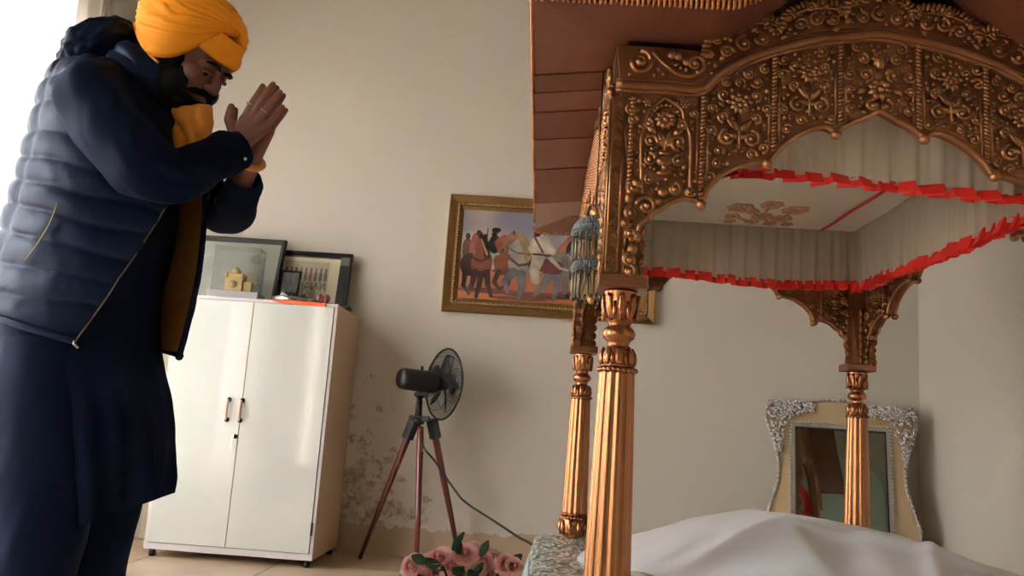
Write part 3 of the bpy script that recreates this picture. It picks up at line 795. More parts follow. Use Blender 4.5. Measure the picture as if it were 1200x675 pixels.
# bracket leaves
def bracket(s):
    g=(lambda q:q) if s>0 else (lambda q:PI-q)
    for p,r,q in (((757,242),.020,PI),((742,222),.012,0),((790,222),.012,PI/2),((808,226),.008,0),((733,262),.008,0),((738,318),.010,PI/2)):
        x,z=L2(*p); spiral(rl,s*x,z,r,1.5,g(q),-s,.005)
    for p,q,l,w in (((750,222),2.2,.03,.009),((745,285),1.4,.03,.008),((742,300),1.8,.03,.009),((770,228),.3,.028,.008),((736,240),1.5,.03,.008),((775,240),2.6,.02,.007)):
        x,z=L2(*p); leaf(rl,s*x,z,g(q),l,w)
both(bracket)
fillers(60,(.009,.012)); fillers(420,(.0035,.006))
boards=[]
def mkboard(first,loc,rz,sx,kind):
    if first is None:
        b=plank.obj('carved_board',BRONZE,pal)
        for m_,nm,mt in ((rim,'scalloped_rim',GOLD),(rope,'rope_crest',GOLD),(mould,'arched_moulding',BRONZE),(rl,'carved_relief',GOLD)): m_.obj(nm,mt,b)
        for nm,m_ in STR: m_.obj(nm,GOLD,b)
    else: b=copy_tree(first,pal)
    b.location=(loc[0]-O[0],loc[1]-O[1],0); b.rotation_euler=(0,0,rz); b.scale=(sx,1,1); boards.append(b); return b
B0=mkboard(None,(XM,YBd),0,1,'f')
ly=(Y1-Y0+2*(Y0-YBd))/(2*W2)
mkboard(B0,(XM,Y1+(Y0-YBd)),PI,1,'b')
mkboard(B0,(.122,YM),-PI/2,ly*.965,'l')
mkboard(B0,(2*XM-.122,YM),PI/2,ly*.965,'r')
stud=MB()
for j in range(11):
    z=1.335+.0205*j
    for i in range(54):
        a=U0+.03+(W2-U0-.06)*(i+.5*(j%2))/54
        if zlow(a)+.02<z<ztop(a)-.002: stud.ell(fpt(a,z,.006),(.0068,.012,.0095),8,6)
for b in boards[2:]:
    stud.obj('studded_panel',GOLD2,b)
for b in (boards[1],boards[3],boards[2]):      # the inner faces are carved as well
    r=[c for c in b.children if c.name.startswith('carved_relief')][0]
    q=r.copy(); COL.objects.link(q); q.parent=b; q.scale=(1,-1,1); q.location=(0,.018,0)
    r=[c for c in b.children if c.name.startswith('scalloped_rim')][0]
    q=r.copy(); COL.objects.link(q); q.parent=b; q.scale=(1,-1,1); q.location=(0,.018,0)
# --- eaves
ex0=-.065; EY0,EY1=1.56,3.56
def archz(a):   # extra height of the eave over the middle of a side; a = distance from middle as fraction
    t=max(0,1-abs(a)/.50); return .235*(t*t*(3-2*t))
def front_eave(yo,yi,name,sgn):
    mb=MB(); n=60; vs=[]
    for i in range(n+1):
        x=lerp(ex0,2*XM-ex0,i/n); a=(x-XM)/(XM-ex0); z=archz(a)
        for (y,zz) in ((yo,1.568+z),(yi,1.583+z),(yi,1.600+z),(yo,1.585+z)): vs.append((x,y,zz))
    fs=[]
    for i in range(n):
        for k in range(4): fs.append((i*4+k,i*4+(k+1)%4,(i+1)*4+(k+1)%4,(i+1)*4+k))
    fs+=[(3,2,1,0),(n*4,n*4+1,n*4+2,n*4+3)]
    mb.add(vs,fs,0,False); e=rel(mb,O).obj(name,EAVE2,pal)
    mb=MB(); x=ex0
    while x<2*XM-ex0:
        a=(x-XM)/(XM-ex0); mb.ell((x,yo-.004*sgn,1.572+archz(a)),(.0062,.011,.016),8,6); x+=.0105
    rel(mb,O).obj('fluted_edge',GOLD2,e)
    return e
front_eave(EY0,1.762,'eave',1); front_eave(EY1,3.33,'eave',-1)
ycuts=[EY0]+[P(655,y,Z=1.58).y for y in (87,108,131,163,198,238)]+[EY1]
for side in (0,1):
    fx=(lambda x:x) if side==0 else (lambda x:2*XM-x)
    par=bpy.data.objects.new('side_eave',None); COL.objects.link(par); par.parent=pal
    for i,(a,b) in enumerate(zip(ycuts,ycuts[1:])):
        dz=0; mb=MB()
        vs=[]
        for x,z in ((ex0,1.566),(.150,1.590)):
            for y in (a-(.012 if i else 0),b):
                for h in (0,.012): vs.append((fx(x)-O[0],y-O[1],z+dz+h+(.004 if y==b else 0)))
        mb.add(vs,[(0,4,6,2),(1,3,7,5),(0,1,5,4),(2,6,7,3),(0,2,3,1),(4,5,7,6)],0,False)
        mb.obj('eave_board',EAVEL if i==6 else (EAVE,EAVE2)[i%2],par)
    mb=MB(); y=EY0
    while y<EY1-.15: mb.ell((fx(ex0)-O[0],y-O[1],1.575),(.007,.0066,.009),8,6); y+=.0125
    mb.obj('beaded_edge',GOLD2,par)
# roof over the middle, put in out of frame to block light
def blocker_roof(u,v):
    x=lerp(.10,2*XM-.10,u); y=lerp(1.75,3.35,v); a=(x-XM)/(XM-ex0); b=2*v-1; c=2*u-1
    return (x-O[0],y-O[1],1.600+archz(a)*b*b+.42*(1-c**4)*(1-b*b))
mb=MB(); mb.grid(blocker_roof,40,30); o=mb.obj('blocker_roof',EAVE2,pal); md=o.modifiers.new('s','SOLIDIFY'); md.thickness=.015; md.offset=1
# platform of the palanquin
mb=MB(); mb.bbox(.04,2*XM-.04,1.64,3.44,.20,.30,.01); rel(mb,O).obj('platform',BRONZE,pal)
for x in (.09,2*XM-.09):
    for y in (1.70,3.38):
        mb=MB(); mb.lathe([(.03,0),(.05,.02),(.045,.06),(.03,.10),(.04,.16),(.045,.20)],(x,y,0),20); rel(mb,O).obj('leg',GOLD2,pal)

# ================================================================== inner cloth canopy
cl=thing('cloth_canopy','cream cloth canopy lining with red ruffled edges hanging inside the palanquin','canopy',(XM,YM,1.3))
OC=cl.location[:]
zt=1.555; xa,xb,ya,yb=.205,1.175,1.85,3.21
def ceil(u,v):
    x=lerp(xa,xb,u); y=lerp(ya,yb,v); return (x,y,zt-.018*math.sin(PI*u)*math.sin(PI*v)+.004*noise.noise(Vector((x*5,y*5,0))))
mb=MB(); mb.grid(ceil,40,50); rel(mb,OC).obj('ceiling_cloth',CREAM,cl)
# embroidery (flowers) and red ribbon on the ceiling cloth
def czt(x,y): return ceil((x-xa)/(xb-xa),(y-ya)/(yb-ya))[2]-.002
mb=MB()
fl=[(868,245,15),(905,241,13),(932,248,15),(858,255,9),(893,256,12),(915,259,12),(882,249,8),(855,262,7),(902,265,8),(880,262,8),(922,266,7)]
for x,y,r in fl:
    p=P(x,y,Z=zt-.016); rr=r*p.y/983*1.1
    n=6 if r>9 else 5
    for k in range(n):
        q=2*PI*k/n; mb.ell((p.x+rr*.62*math.cos(q),p.y+rr*.9*math.sin(q),czt(p.x,p.y)),(rr*.40,rr*.50,.003),10,4,R=Matrix.Rotation(q,3,'Z'))
    mb.ell((p.x,p.y,czt(p.x,p.y)-.001),(rr*.25,rr*.25,.004),10,4)
for (x0_,y0_),(x1_,y1_) in (((868,245),(893,256)),((905,241),(893,256)),((932,248),(915,259)),((893,256),(915,259)),((858,255),(880,262)),((893,256),(902,265))):
    p=P(x0_,y0_,Z=zt-.016); q=P(x1_,y1_,Z=zt-.016); mb.tube([(p.x,p.y,czt(p.x,p.y)),(q.x,q.y,czt(q.x,q.y))],.005,5)
rel(mb,OC).obj('embroidery',EMB,cl)
mb=MB(); xr=P(972,262,Z=zt).x
mb.grid(lambda u,v:(xr+.018*(u-.5)+.02*(1-v),lerp(2.1,3.20,v),czt(xr,lerp(2.1,3.20,v))-.002),1,30)
rel(mb,OC).obj('red_ribbon',REDT,cl)
def valance(name,p0,p1,zb,inward,seed,zt_=zt,bow=.0,amp=.012,frq=110,rh=1.0):
    """voile skirt hanging from the ceiling edge p0-p1 (2D), bottom at zb(t)"""
    rr=random.Random(seed); d=Vector((p1[0]-p0[0],p1[1]-p0[1])); Ln=d.length; d.normalize(); nrm=Vector((inward[0],inward[1]))
    ph=[rr.uniform(0,6) for _ in range(6)]
    def base(t,h):   # h 0 top..1 bottom
        s=t*Ln; w=amp*(.25+.75*h)*(math.sin(s*frq+ph[0]+1.5*math.sin(s*9+ph[1]))+.6*math.sin(s*frq*1.9+ph[2]))+.02*h*math.sin(s*6+ph[3])
        q=Vector(p0)+d*s+nrm*(w*.6-bow*h)
        return q
    mb=MB(); n=int(Ln*260)
    mb.grid(lambda u,v:(base(u,1-v).x,base(u,1-v).y,lerp(zb(u)+.014,zt_,v)),n,8)
    o=rel(mb,OC).obj(name,SHEER,cl)
    # box pleated red ruffle
    mb=MB(); pl=.052; vs=[]; t=0; s=0; k=0; pts=[]
    while s<Ln:
        L1=pl*rr.uniform(.55,1.5); a0=s; 
        for q,off in ((0,.013),(.62,.016),(.66,-.004),(.45,-.009),(.40,-.012),(1.0,-.010)):
            pts.append((min(1,max(0,(a0+L1*q)/Ln)),off,rr.uniform(-.003,.003)))
        s+=L1
    m=len(pts); vs=[]
    for (t,off,jz) in pts:
        q=base(t,1); 
        for h,k2 in ((.017*rh,.3),(0,1),(-.019*rh,1.6)):
            vs.append((q.x+nrm.x*off*k2,q.y+nrm.y*off*k2,zb(t)+.012+h*.95+jz*1.2+(-.006 if off>0 and h<.01 else 0)))
    fs=[]
    for i in range(m-1):
        for j in range(2): fs.append((i*3+j,(i+1)*3+j,(i+1)*3+j+1,i*3+j+1))
    mb.add(vs,fs,0,False); r=rel(mb,OC).obj('red_ruffle',RED,o,recalc=False)
    md=r.modifiers.new('s','SOLIDIFY'); md.thickness=.0015
    return o
valance('valance',(xa+.02,ya),(xb,ya),lambda t:1.300+.012*math.sin(t*5)+.02*max(0,.12-t)/.12,(0,-1),1,rh=.62)
valance('valance',(xa,yb-.01),(xb,yb-.01),lambda t:1.330+.008*math.sin(t*7),(0,-1),2,rh=.95)
valance('valance',(xb,ya),(xb,yb),lambda t:1.300+.02*t+.008*math.sin(t*9),(-1,0),3)
valance('valance',(xa,ya),(xa,yb),lambda t:1.300+.02*t+.008*math.sin(t*8),(1,0),4)

# ================================================================== hanging bead tassel
tx,ty=.105,1.93; top=P(697,250,Y=ty).z
ts=thing('bead_tassel','blue grey two-tier beaded bell tassel hanging at the near left corner of the palanquin','tassel',(tx,ty,top))
R0=.052
def rel2(mb): return mb
mb=MB(); mb.tube([(0,0,0),(0,0,1.566-top+.02)],.002,6); mb.obj('cord',STEELD,ts)
mb=MB(); mb.ell((0,0,.0),(.010,.010,.014),12,8); mb.obj('gold_cap',GOLDB,ts)
def bell(z0,r,h,name):
    mb=MB()
    rows=7
    for j in range(rows):
        t=(j+1)/rows; rr=r*math.sin(t*PI/2)**.8; z=z0-h*(1-math.cos(t*PI/2))-.002*j; n=max(8,int(2*PI*rr/.0065))
        for k in range(n):
            q=2*PI*(k+.5*(j%2))/n; mb.ell((rr*math.cos(q),rr*math.sin(q),z),.0036,6,4)
    mb.lathe([(.002,z0),(r*.6,z0-h*.2),(r*.93,z0-h*.75),(r*.95,z0-h-.012)],(0,0,0),24)
    return mb.obj(name,BEADB,ts)
def fringe(z0,r,l):
    mb=MB(); n=22
    for k in range(n):
        q=2*PI*k/n; x,y=r*math.cos(q),r*math.sin(q); mb.tube([(x,y,z0),(x*1.02,y*1.02,z0-l*.5),(x,y,z0-l)],[.0020,.0026,.0016],6)
        mb.ell((x,y,z0-l-.003),.0042,6,5); mb.ell((x,y,z0-.006),.0042,6,5)
    return mb.obj('bead_fringe',BEADG,ts)
bell(-.01,R0,.030,'bell_cap'); fringe(-.052,R0*.95,.062); bell(-.105,R0*.93,.020,'bell_cap'); fringe(-.137,R0*.88,.066)
mb=MB(); mb.tube([(0,0,-.01),(0,0,-.20)],.003,6); mb.ell((0,0,-.205),(.009,.009,.012),10,8); mb.ell((.012,-.01,-.09),(.006,.006,.014),8,6); mb.obj('centre_drop',GOLDB,ts)
# ================================================================== white covered bed / bundle on the platform
SHX=[(.14,.345),(.20,.40),(.247,.43),(.35,.478),(.46,.524),(.577,.556),(.72,.549),(.9,.522),(1.03,.488),(1.13,.452),(1.21,.405),(1.28,.345)]
def sheet(u,v):
    x=lerp(.14,1.28,u); y=lerp(1.62,2.95,v)
    top=interp(SHX,x); q=(y-2.12)/(.80 if y>2.12 else .60)
    z=.33+(top-.33)*max(0,1-q*q)**.6 if abs(q)<1 else .33
    w=max(0,1-q*q) if abs(q)<1 else 0
    sx=x-.58
    def crease(x0,y0,x1,y1,h,s_):
        d,t=segd_(x,y,x0,y0,x1,y1); return h*math.exp(-(d/s_)**2)*(math.sin(PI*min(1,max(0,t*.9+.08)))**.5)
    z+=w*(crease(.60,1.97,1.10,1.80,.022,.020)+crease(.86,1.90,.78,1.68,.020,.022)+crease(.60,2.02,.30,1.80,.020,.03)+crease(.95,1.95,1.2,1.95,.012,.03)-crease(.68,1.95,.62,1.72,.026,.05)-crease(1.0,1.92,.98,1.7,.026,.05)-crease(.42,1.98,.30,1.95,.008,.03))
    z+=.0045*noise.noise(Vector((x*7,y*7,2)))+.002*noise.noise(Vector((x*22,y*9,2)))
    e=min(u,1-u,v,1-v)
    if e<.05: z-=.03*(1-e/.05)
    return (x,y,max(z,.302))
def segd_(u,v,x0,y0,x1,y1):
    dx,dy=x1-x0,y1-y0; t=max(0,min(1,((u-x0)*dx+(v-y0)*dy)/(dx*dx+dy*dy))); return math.hypot(u-x0-t*dx,v-y0-t*dy),t
mb=MB(); mb.grid(sheet,130,130)
# skirt of the sheet down to the platform
o=mb.obj('white_sheet',SILK); md=o.modifiers.new('s','SOLIDIFY'); md.thickness=.004; md.offset=-1
tag(o,'white satin sheet draped over the mounded bed inside the palanquin','sheet')
mb=MB(); mb.bbox(.22,1.2,1.80,2.75,.301,.325,.01); mb.bbox(.42,.95,1.95,2.35,.372,.42,.02)
tag(mb.obj('mattress',CREAM),'cream mattress under the white satin sheet','mattress')
mb=MB(); pts=[P(738,648,Y=1.93),P(757,657,Y=1.85),P(785,672,Y=1.76),P(800,682,Y=1.70)]
pts=[Vector((p.x,p.y,sheet((p.x-.14)/1.14,(p.y-1.62)/1.33)[2]+.007)) for p in pts]
mb.tube(catmull(pts,6),.008,8); tag(mb.obj('beige_piping',BEIGEC),'beige piping cord along the edge of the white sheet beside the near column','cord')
# silver sequin cloth on the left edge of the platform
def sil(u,v):
    y=lerp(2.35,3.42,u)
    prof=[(.0,.27),(.25,.308),(.5,.32),(1.0,.318)]
    x=lerp(-.015,.26,v); 
    z=interp([(0,.0),(.10,.22),(.17,.312),(.35,.326),(1,.330)],v)
    bump=.020*noise.noise(Vector((x*9,y*7,1)))+.010*noise.noise(Vector((x*25,y*22,3)))
    x+= -.03*(1-v)**3+.02*noise.noise(Vector((y*8,z*5,0)))*(1-v)
    return (x,y,max(.004,z+bump*.7*min(1,v*5)))
mb=MB(); mb.grid(sil,120,60); o=mb.obj('silver_sequin_cloth',GLIT); md=o.modifiers.new('s','SOLIDIFY'); md.thickness=.003
tag(o,'glittering silver sequin cloth over platform edge at the foot of the back left column','cloth')
def blu(u,v):
    y=lerp(2.30,2.95,u); x=lerp(-.06,.02,v)-.02*math.sin(u*11)*(1-v)
    z=interp([(0,0.003),(.5,.17),(1,.29)],v)+.006*math.sin(u*40)
    return (x-.022,y,z)
mb=MB(); mb.grid(blu,60,20); o=mb.obj('pale_blue_cloth',PBLUE); md=o.modifiers.new('s','SOLIDIFY'); md.thickness=.003
tag(o,'pale blue satin cloth hanging at the left edge of the silver sequin cloth','cloth')

# ================================================================== tripod fan
fy=4.33
HB=P(490,490,Y=fy)
fan=thing('tripod_fan','black pedestal fan on a reddish wooden tripod by the peeling wall','fan',(HB.x,fy,0))
OF=fan.location[:]
def fobj(mb,n,m,p=None): return rel(mb,OF).obj(n,m,p or fan)
# legs
tops=[P(484,497,Y=fy-.01),P(493,497,Y=fy-.035),P(507,496,Y=fy+.02)]
feet=[P(422,650,Y=4.47),P(489,654,Y=4.2),P(541,640,Y=4.55)]
for a,b in zip(tops,feet):
    b=Vector((b.x,b.y,.004)); mb=MB(); d=b-a
    mb.tube([a+d*.02,a+d*.12,a+d*.6,b],[.016,.018,.015,.011],12); mb.ell(a+d*.05,(.017,.017,.02),12,8)
    l=fobj(mb,'leg',MAHO)
for i,(a,b) in enumerate(zip(tops,feet)):
    d=(Vector((b.x,b.y,0))-a).normalized()
    if i==1: continue
    mb=MB(); Rm=d.to_track_quat('-Z','Y').to_matrix(); mb.box(a+d*.03,(.045,.042,.10),R=Rm); fobj(mb,'leg_bracket',BLACK)
mb=MB(); mb.lathe([(.03,0),(.034,.01),(.03,.03),(.018,.035),(.016,.12)],(HB.x,fy,HB.z-.03),20)
mb.bbox(HB.x-.045,HB.x+.06,fy-.022,fy+.022,HB.z-.015,HB.z+.012,.004)
for sx in (-1,1): mb.ell((HB.x+sx*.02,fy-.04,HB.z-.055),(.008,.008,.008),8,6)
neck=P(492,462,Y=fy); mb.tube([(HB.x,fy,HB.z),(neck.x,fy,neck.z-.005)],[.02,.014],12)
fobj(mb,'neck',BLACK)
ang=.62; nv=Vector((math.cos(ang),math.sin(ang),-.03)).normalized()
fc=P(520,450,Y=fy+.06)
RF=nv.to_track_quat('Z','Y').to_matrix()
mc=fc-nv*.10
mb=MB(); mb.lathe([(.012,-.215),(.044,-.212),(.053,-.200),(.055,-.18),(.057,-.03),(.050,.0),(.03,.03),(.025,.05)],fc-nv*.045,28,R=RF)
mb.ell(mc+Vector((-.03,0,.066)),(.008,.008,.014),10,8); mb.tube([mc+Vector((-.03,0,.05)),mc+Vector((-.03,0,.075))],.004,8)
motor=fobj(mb,'motor',BLACK)
mb=MB(); mb.box(mc+Vector((-.02,-.01,-.068)),(.07,.05,.018)); mb.tube([(neck.x,fy,neck.z-.02),(neck.x,fy,neck.z+.03)],.018,12); mb.tube([mc+Vector((-.055,0,-.075)),mc+Vector((-.03,0,-.082)),mc+Vector((.0,0,-.078))],.004,8); fobj(mb,'tilt_joint',BLACK)
RG=.185
def gp(r,q,z): return fc+RF@Vector((r*math.cos(q),r*math.sin(q),z))
def cage(name,s):
    mb=MB()
    for k in range(60):
        q=2*PI*k/60; pts=[]
        for i in range(6):
            t=i/5; r=lerp(.035,RG,t); z=s*(.055*(1-t**3)); pts.append(gp(r,q+.18*math.sin(PI*t)*s,z))
        mb.tube(pts,.0011,4)
    for r in (.035,.09,.14): mb.tube([gp(r,2*PI*k/40,s*.055*(1-((r-.035)/(RG-.035))**3)) for k in range(40)],.0014,5,closed=True)
    mb.lathe([(.036,s*.052),(.036,s*.058),(.001,s*.06)],fc,20,R=RF)
    return fobj(mb,name,BLACK)
cage('rear_guard',-1); cage('front_guard',1)
mb=MB(); mb.tube([gp(RG,2*PI*k/64,0) for k in range(64)],.0055,8,closed=True); fobj(mb,'guard_ring',BLACK)
for k in range(5):
    q=2*PI*k/5+.35; mb=MB(); n=8; vs=[]
    for i in range(n+1):
        t=i/n; r=lerp(.025,.155,t); w=.030+.040*math.sin(PI*min(1,t*.75+.12))
        for g in (-1,0,1):
            a=q+g*w/max(r,.05)*.5+.25*t; z=g*.016*(1-.3*t)
            vs.append(gp(r,a,z))
    m_=len(vs); fs=[(i*3+j,(i+1)*3+j,(i+1)*3+j+1,i*3+j+1) for i in range(n) for j in range(2)]
    mb.add(vs,fs); b=fobj(mb,'blade',BLACK); md=b.modifiers.new('s','SOLIDIFY'); md.thickness=.003
mb=MB(); mb.lathe([(.03,-.02),(.034,0),(.028,.02),(.01,.03)],fc,20,R=RF); fobj(mb,'blade_hub',BLACK)
# cable
cp=[P(497,525,Y=fy+.03),P(510,541,Y=4.30),P(530,570,Y=4.30),P(545,588,Y=4.25),P(575,608,Y=4.1),P(605,628,Y=3.9),P(632,648,Y=3.7),P(650,665,Y=3.62)]
cp[-1].z=.006; cp.append(Vector((cp[-1].x+.25,3.75,.006)))
hub=Vector((HB.x+.01,fy+.01,HB.z-.03)); mb=MB(); mb.tube(catmull([hub,hub+Vector((.012,0,-.06))]+cp,6),.0055,8); fobj(mb,'power_cable',WIRE)

# ================================================================== dressing mirror leaning in the corner
lean=.20; ms=thing('dressing_mirror','ornate beige dressing mirror with silver corner leaves leaning in the right corner','mirror',(1.548,4.35,.02)); 
zt_m=.960; hm=(zt_m-.02)/math.cos(lean)
ms.rotation_euler=(-lean,0,-.20); ms.scale=(.955,1,1)
# local: x right, z up along the mirror
wm=.385
def edgex(t):  # half width along height t from top 0..1
    return interp([(0,.37),(.06,.385),(.12,.385),(.22,.35),(.34,.318),(.45,.325),(.58,.365),(.66,.385),(.76,.37),(.86,.345),(1,.35)],t)
side=[(edgex(i/40),hm*(1-i/40)) for i in range(41)]
topc=[(lerp(-.37,.37,i/24),hm+.0+(-.018*math.cos(2*PI*i/24)+.0)*1.0) for i in range(25)]
poly=[(-a,b) for a,b in side[::-1]]+topc[1:-1]+side
mb=MB(); mb.prism([(a,b) for a,b in poly],lambda a,b,d:(a,-d,b),-.012,.010); mb.obj('board',MIRF,ms)
mb=MB(); 
rim_pts=[Vector((a,-.012,b)) for a,b in poly]
acc=0; last=rim_pts[0]
mb.tube(rim_pts,.008,8)
for p,q in zip(rim_pts,rim_pts[1:]):
    n=max(1,round((q-p).length/.022))
    for k in range(n): mb.ell(p.lerp(q,k/n)+Vector((0,-.008,0)),.0092,8,6)
mb.obj('beaded_edge',MIRE,ms)
gx0,gx1,gz0,gz1=-.235,.232,.12,hm-.135
mb=MB(); mb.bx(gx0,gx1,-.016,-.011,gz0,gz1); mb.obj('mirror_glass',MIRG,ms)
mb=MB()
for w_,y_ in ((.022,-.022),):
    mb.bx(gx0-w_,gx0,y_,-.010,gz0-w_,gz1+w_); mb.bx(gx1,gx1+w_,y_,-.010,gz0-w_,gz1+w_); mb.bx(gx0,gx1,y_,-.010,gz1,gz1+w_); mb.bx(gx0,gx1,y_,-.010,gz0-w_,gz0)
for (a,b) in (((gx0-.022,gz0),(gx0-.022,gz1+.022)),((gx1+.022,gz0),(gx1+.022,gz1+.022)),((gx0-.022,gz1+.022),(gx1+.022,gz1+.022))):
    A_=Vector((a[0],-.024,a[1])); B_=Vector((b[0],-.024,b[1])); n=int((B_-A_).length/.018)
    for k in range(n+1): mb.ell(A_.lerp(B_,k/n),.0068,6,5)
mb.obj('inner_frame',MIRE,ms)
mb=MB(); mb.bx(gx0,gx0+.006,-.024,-.012,gz0,gz1); mb.bx(gx1-.006,gx1,-.024,-.012,gz0,gz1); mb.bx(gx0,gx1,-.024,-.012,gz1-.006,gz1); mb.obj('black_bead',BLACK,ms)
for s in (-1,1):
    mb=MB(); rr=random.Random(3+s)
    for k in range(330):
        # L shaped patch at the corner
        if rr.random()<.55: a=rr.uniform(.02,.235); b=rr.uniform(.0,.085*(1-.5*a/.25))
        else: b=rr.uniform(0,.27); a=rr.uniform(.0,.145*(1-.7*b/.28))
        x=s*(.375-a); z=hm-.008-b
        if abs(x)>edgex(1-z/hm)-.004: x=s*(edgex(1-z/hm)-rr.uniform(.006,.03))
        q=rr.uniform(0,2*PI); y=-.018-rr.uniform(0,.018); l=rr.uniform(.014,.024)
        dv=Vector((math.cos(q),rr.uniform(-.5,.1),math.sin(q))).normalized()
        mb.tube([Vector((x,y,z))+dv*l*t for t in (0,.3,.7,1)],[.003,.0085,.007,.001],6,flat=.5)
        if k%4==0: mb.ell((x,y-.006,z),.006,6,5)
    mb.obj('silver_leaf_corner',SILV,ms)

# ================================================================== painting on the wall
def shade(c,k): return tuple(max(0,min(1,x*k)) for x in c[:3])+(1,)
SHP=[]
def El(c,cx,cy,rx,ry,a=0): SHP.append(('e',C(c),cx,cy,rx,ry,a))
def Sg(c,pts,r0,r1=None):
    r1=r0 if r1 is None else r1; n=len(pts)-1
    for i in range(n): SHP.append(('s',C(c),*pts[i],*pts[i+1],lerp(r0,r1,i/n),lerp(r0,r1,(i+1)/n)))
AS=1.85  # canvas is AS wide for 1 high: work in u*AS
def horse(x,y,k,body,dark,face=-1,leg=None):
    leg=leg or dark; f=face
    El(body,x,y,.30*k,.155*k,.05*f)                       # barrel
    El(body,x+f*.22*k,y-.02*k,.15*k,.17*k)                # chest
    Sg(body,[(x+f*.24*k,y-.05*k),(x+f*.36*k,y-.24*k),(x+f*.40*k,y-.33*k)],.12*k,.07*k)
    Sg(body,[(x+f*.40*k,y-.36*k),(x+f*.56*k,y-.27*k),(x+f*.60*k,y-.20*k)],.065*k,.035*k)  # head
    Sg(dark,[(x+f*.22*k,y-.18*k),(x+f*.31*k,y-.34*k),(x+f*.42*k,y-.43*k)],.045*k,.015*k)  # mane
    El(dark,x+f*.42*k,y-.44*k,.015*k,.035*k)
    Sg(leg,[(x+f*.25*k,y+.10*k),(x+f*.36*k,y+.25*k),(x+f*.28*k,y+.42*k)],.05*k,.022*k)
    Sg(leg,[(x+f*.16*k,y+.10*k),(x+f*.14*k,y+.30*k),(x+f*.18*k,y+.50*k)],.05*k,.022*k)
    Sg(leg,[(x-f*.22*k,y+.06*k),(x-f*.27*k,y+.26*k),(x-f*.22*k,y+.48*k)],.06*k,.022*k)
    Sg(leg,[(x-f*.14*k,y+.08*k),(x-f*.10*k,y+.28*k),(x-f*.02*k,y+.44*k)],.05*k,.02*k)
    Sg(dark,[(x-f*.29*k,y-.08*k),(x-f*.36*k,y+.08*k),(x-f*.37*k,y+.25*k)],.04*k,.03*k)
    Sg(dark,[(x+f*.30*k,y-.03*k),(x+f*.12*k,y-.0*k)],.012*k); Sg(dark,[(x+f*.50*k,y-.25*k),(x+f*.2*k,y-.12*k)],.010*k)
def rider(x,y,k,top,trou,turb,skin='#7a4f38'):
    Sg(trou,[(x,y+.05*k),(x-.06*k,y+.22*k),(x-.01*k,y+.36*k)],.065*k,.035*k)
    El(top,x,y-.07*k,.10*k,.17*k); Sg(top,[(x-.03*k,y-.15*k),(x-.12*k,y-.02*k),(x-.2*k,y+.0*k)],.04*k,.03*k)
    El(skin,x-.01*k,y-.27*k,.045*k,.055*k); El('#1c1512',x-.02*k,y-.245*k,.04*k,.035*k); El(turb,x+.01*k,y-.33*k,.075*k,.05*k)
# painter's order: ground shadows, distant, near
for a,b,rx,ry in ((.30,.90,.34,.03),(.85,.92,.40,.035),(1.4,.88,.4,.03),(.62,.97,.3,.02)): El('#6f4336',a,b,rx,ry)
# far riders behind the group
for x,c1 in ((.06,'#5a3f38'),(.24,'#6b6a5c'),(.44,'#7a4a34')): El(c1,x,.44,.05,.12); El('#2a1f1d',x,.30,.025,.035)
Sg('#5b4038',[(.26,.20),(.26,.45)],.006); Sg('#5b4038',[(1.30,.15),(1.30,.45)],.006)
El('#3a2422',.10,.62,.10,.13); Sg('#221516',[(.06,.7),(.05,.86),(.10,.93)],.03,.015)
# chestnut horse behind the green rider
El('#7b4330',.46,.60,.16,.12); Sg('#3a201c',[(.40,.68),(.36,.80),(.42,.88)],.03,.016); Sg('#3a201c',[(.52,.68),(.50,.82),(.44,.86)],.03,.016)
rider(.34,.42,.62,'#22332e','#9aa493','#2b2a2c'); Sg('#8f4a36',[(.44,.30),(.37,.36),(.40,.44)],.04,.03)
# brown horse at the left, facing out
El('#7a3f30',.22,.60,.11,.17); El('#8a4c3a',.19,.56,.07,.10); Sg('#7a4234',[(.22,.52),(.19,.40),(.15,.32)],.07,.05); Sg('#8c5240',[(.15,.30),(.12,.38),(.11,.47)],.042,.026)
Sg('#2a1818',[(.17,.25),(.24,.36),(.27,.50)],.025,.035); Sg('#c08a60',[(.20,.33),(.27,.50)],.010); Sg('#3a1f1b',[(.11,.53),(.20,.58),(.30,.53)],.012)
for pts in ([(.16,.70),(.14,.83),(.11,.95)],[(.22,.72),(.21,.86),(.19,.98)],[(.28,.70),(.30,.84),(.34,.96)]): Sg('#36201e',pts,.035,.018)
# right hand group
Sg('#a8694a',[(1.02,.55),(1.04,.40),(1.12,.28)],.07,.045); Sg('#a8694a',[(1.10,.27),(1.17,.24)],.03); El('#2b2124',1.19,.40,.12,.14); El('#3a2c33',1.36,.42,.10,.10)
El('#3a2230',1.28,.62,.24,.13); El('#5a3440',1.18,.60,.08,.12)
rider(1.18,.46,.6,'#7d6c96','#4a3a55','#2a2230'); rider(1.34,.44,.65,'#b3a8c0','#5a4a70','#5a2a24'); Sg('#b0a6bc',[(1.08,.45),(1.26,.58)],.014)
for x in (1.10,1.20,1.34,1.44): Sg('#2a1a20',[(x,.68),(x-.03,.82),(x+.02,.93)],.03,.015)
horse(1.66,.56,.75,'#6f3c30','#2a1818',-1); rider(1.66,.40,.7,'#5a6a58','#a59a86','#8a5a34')
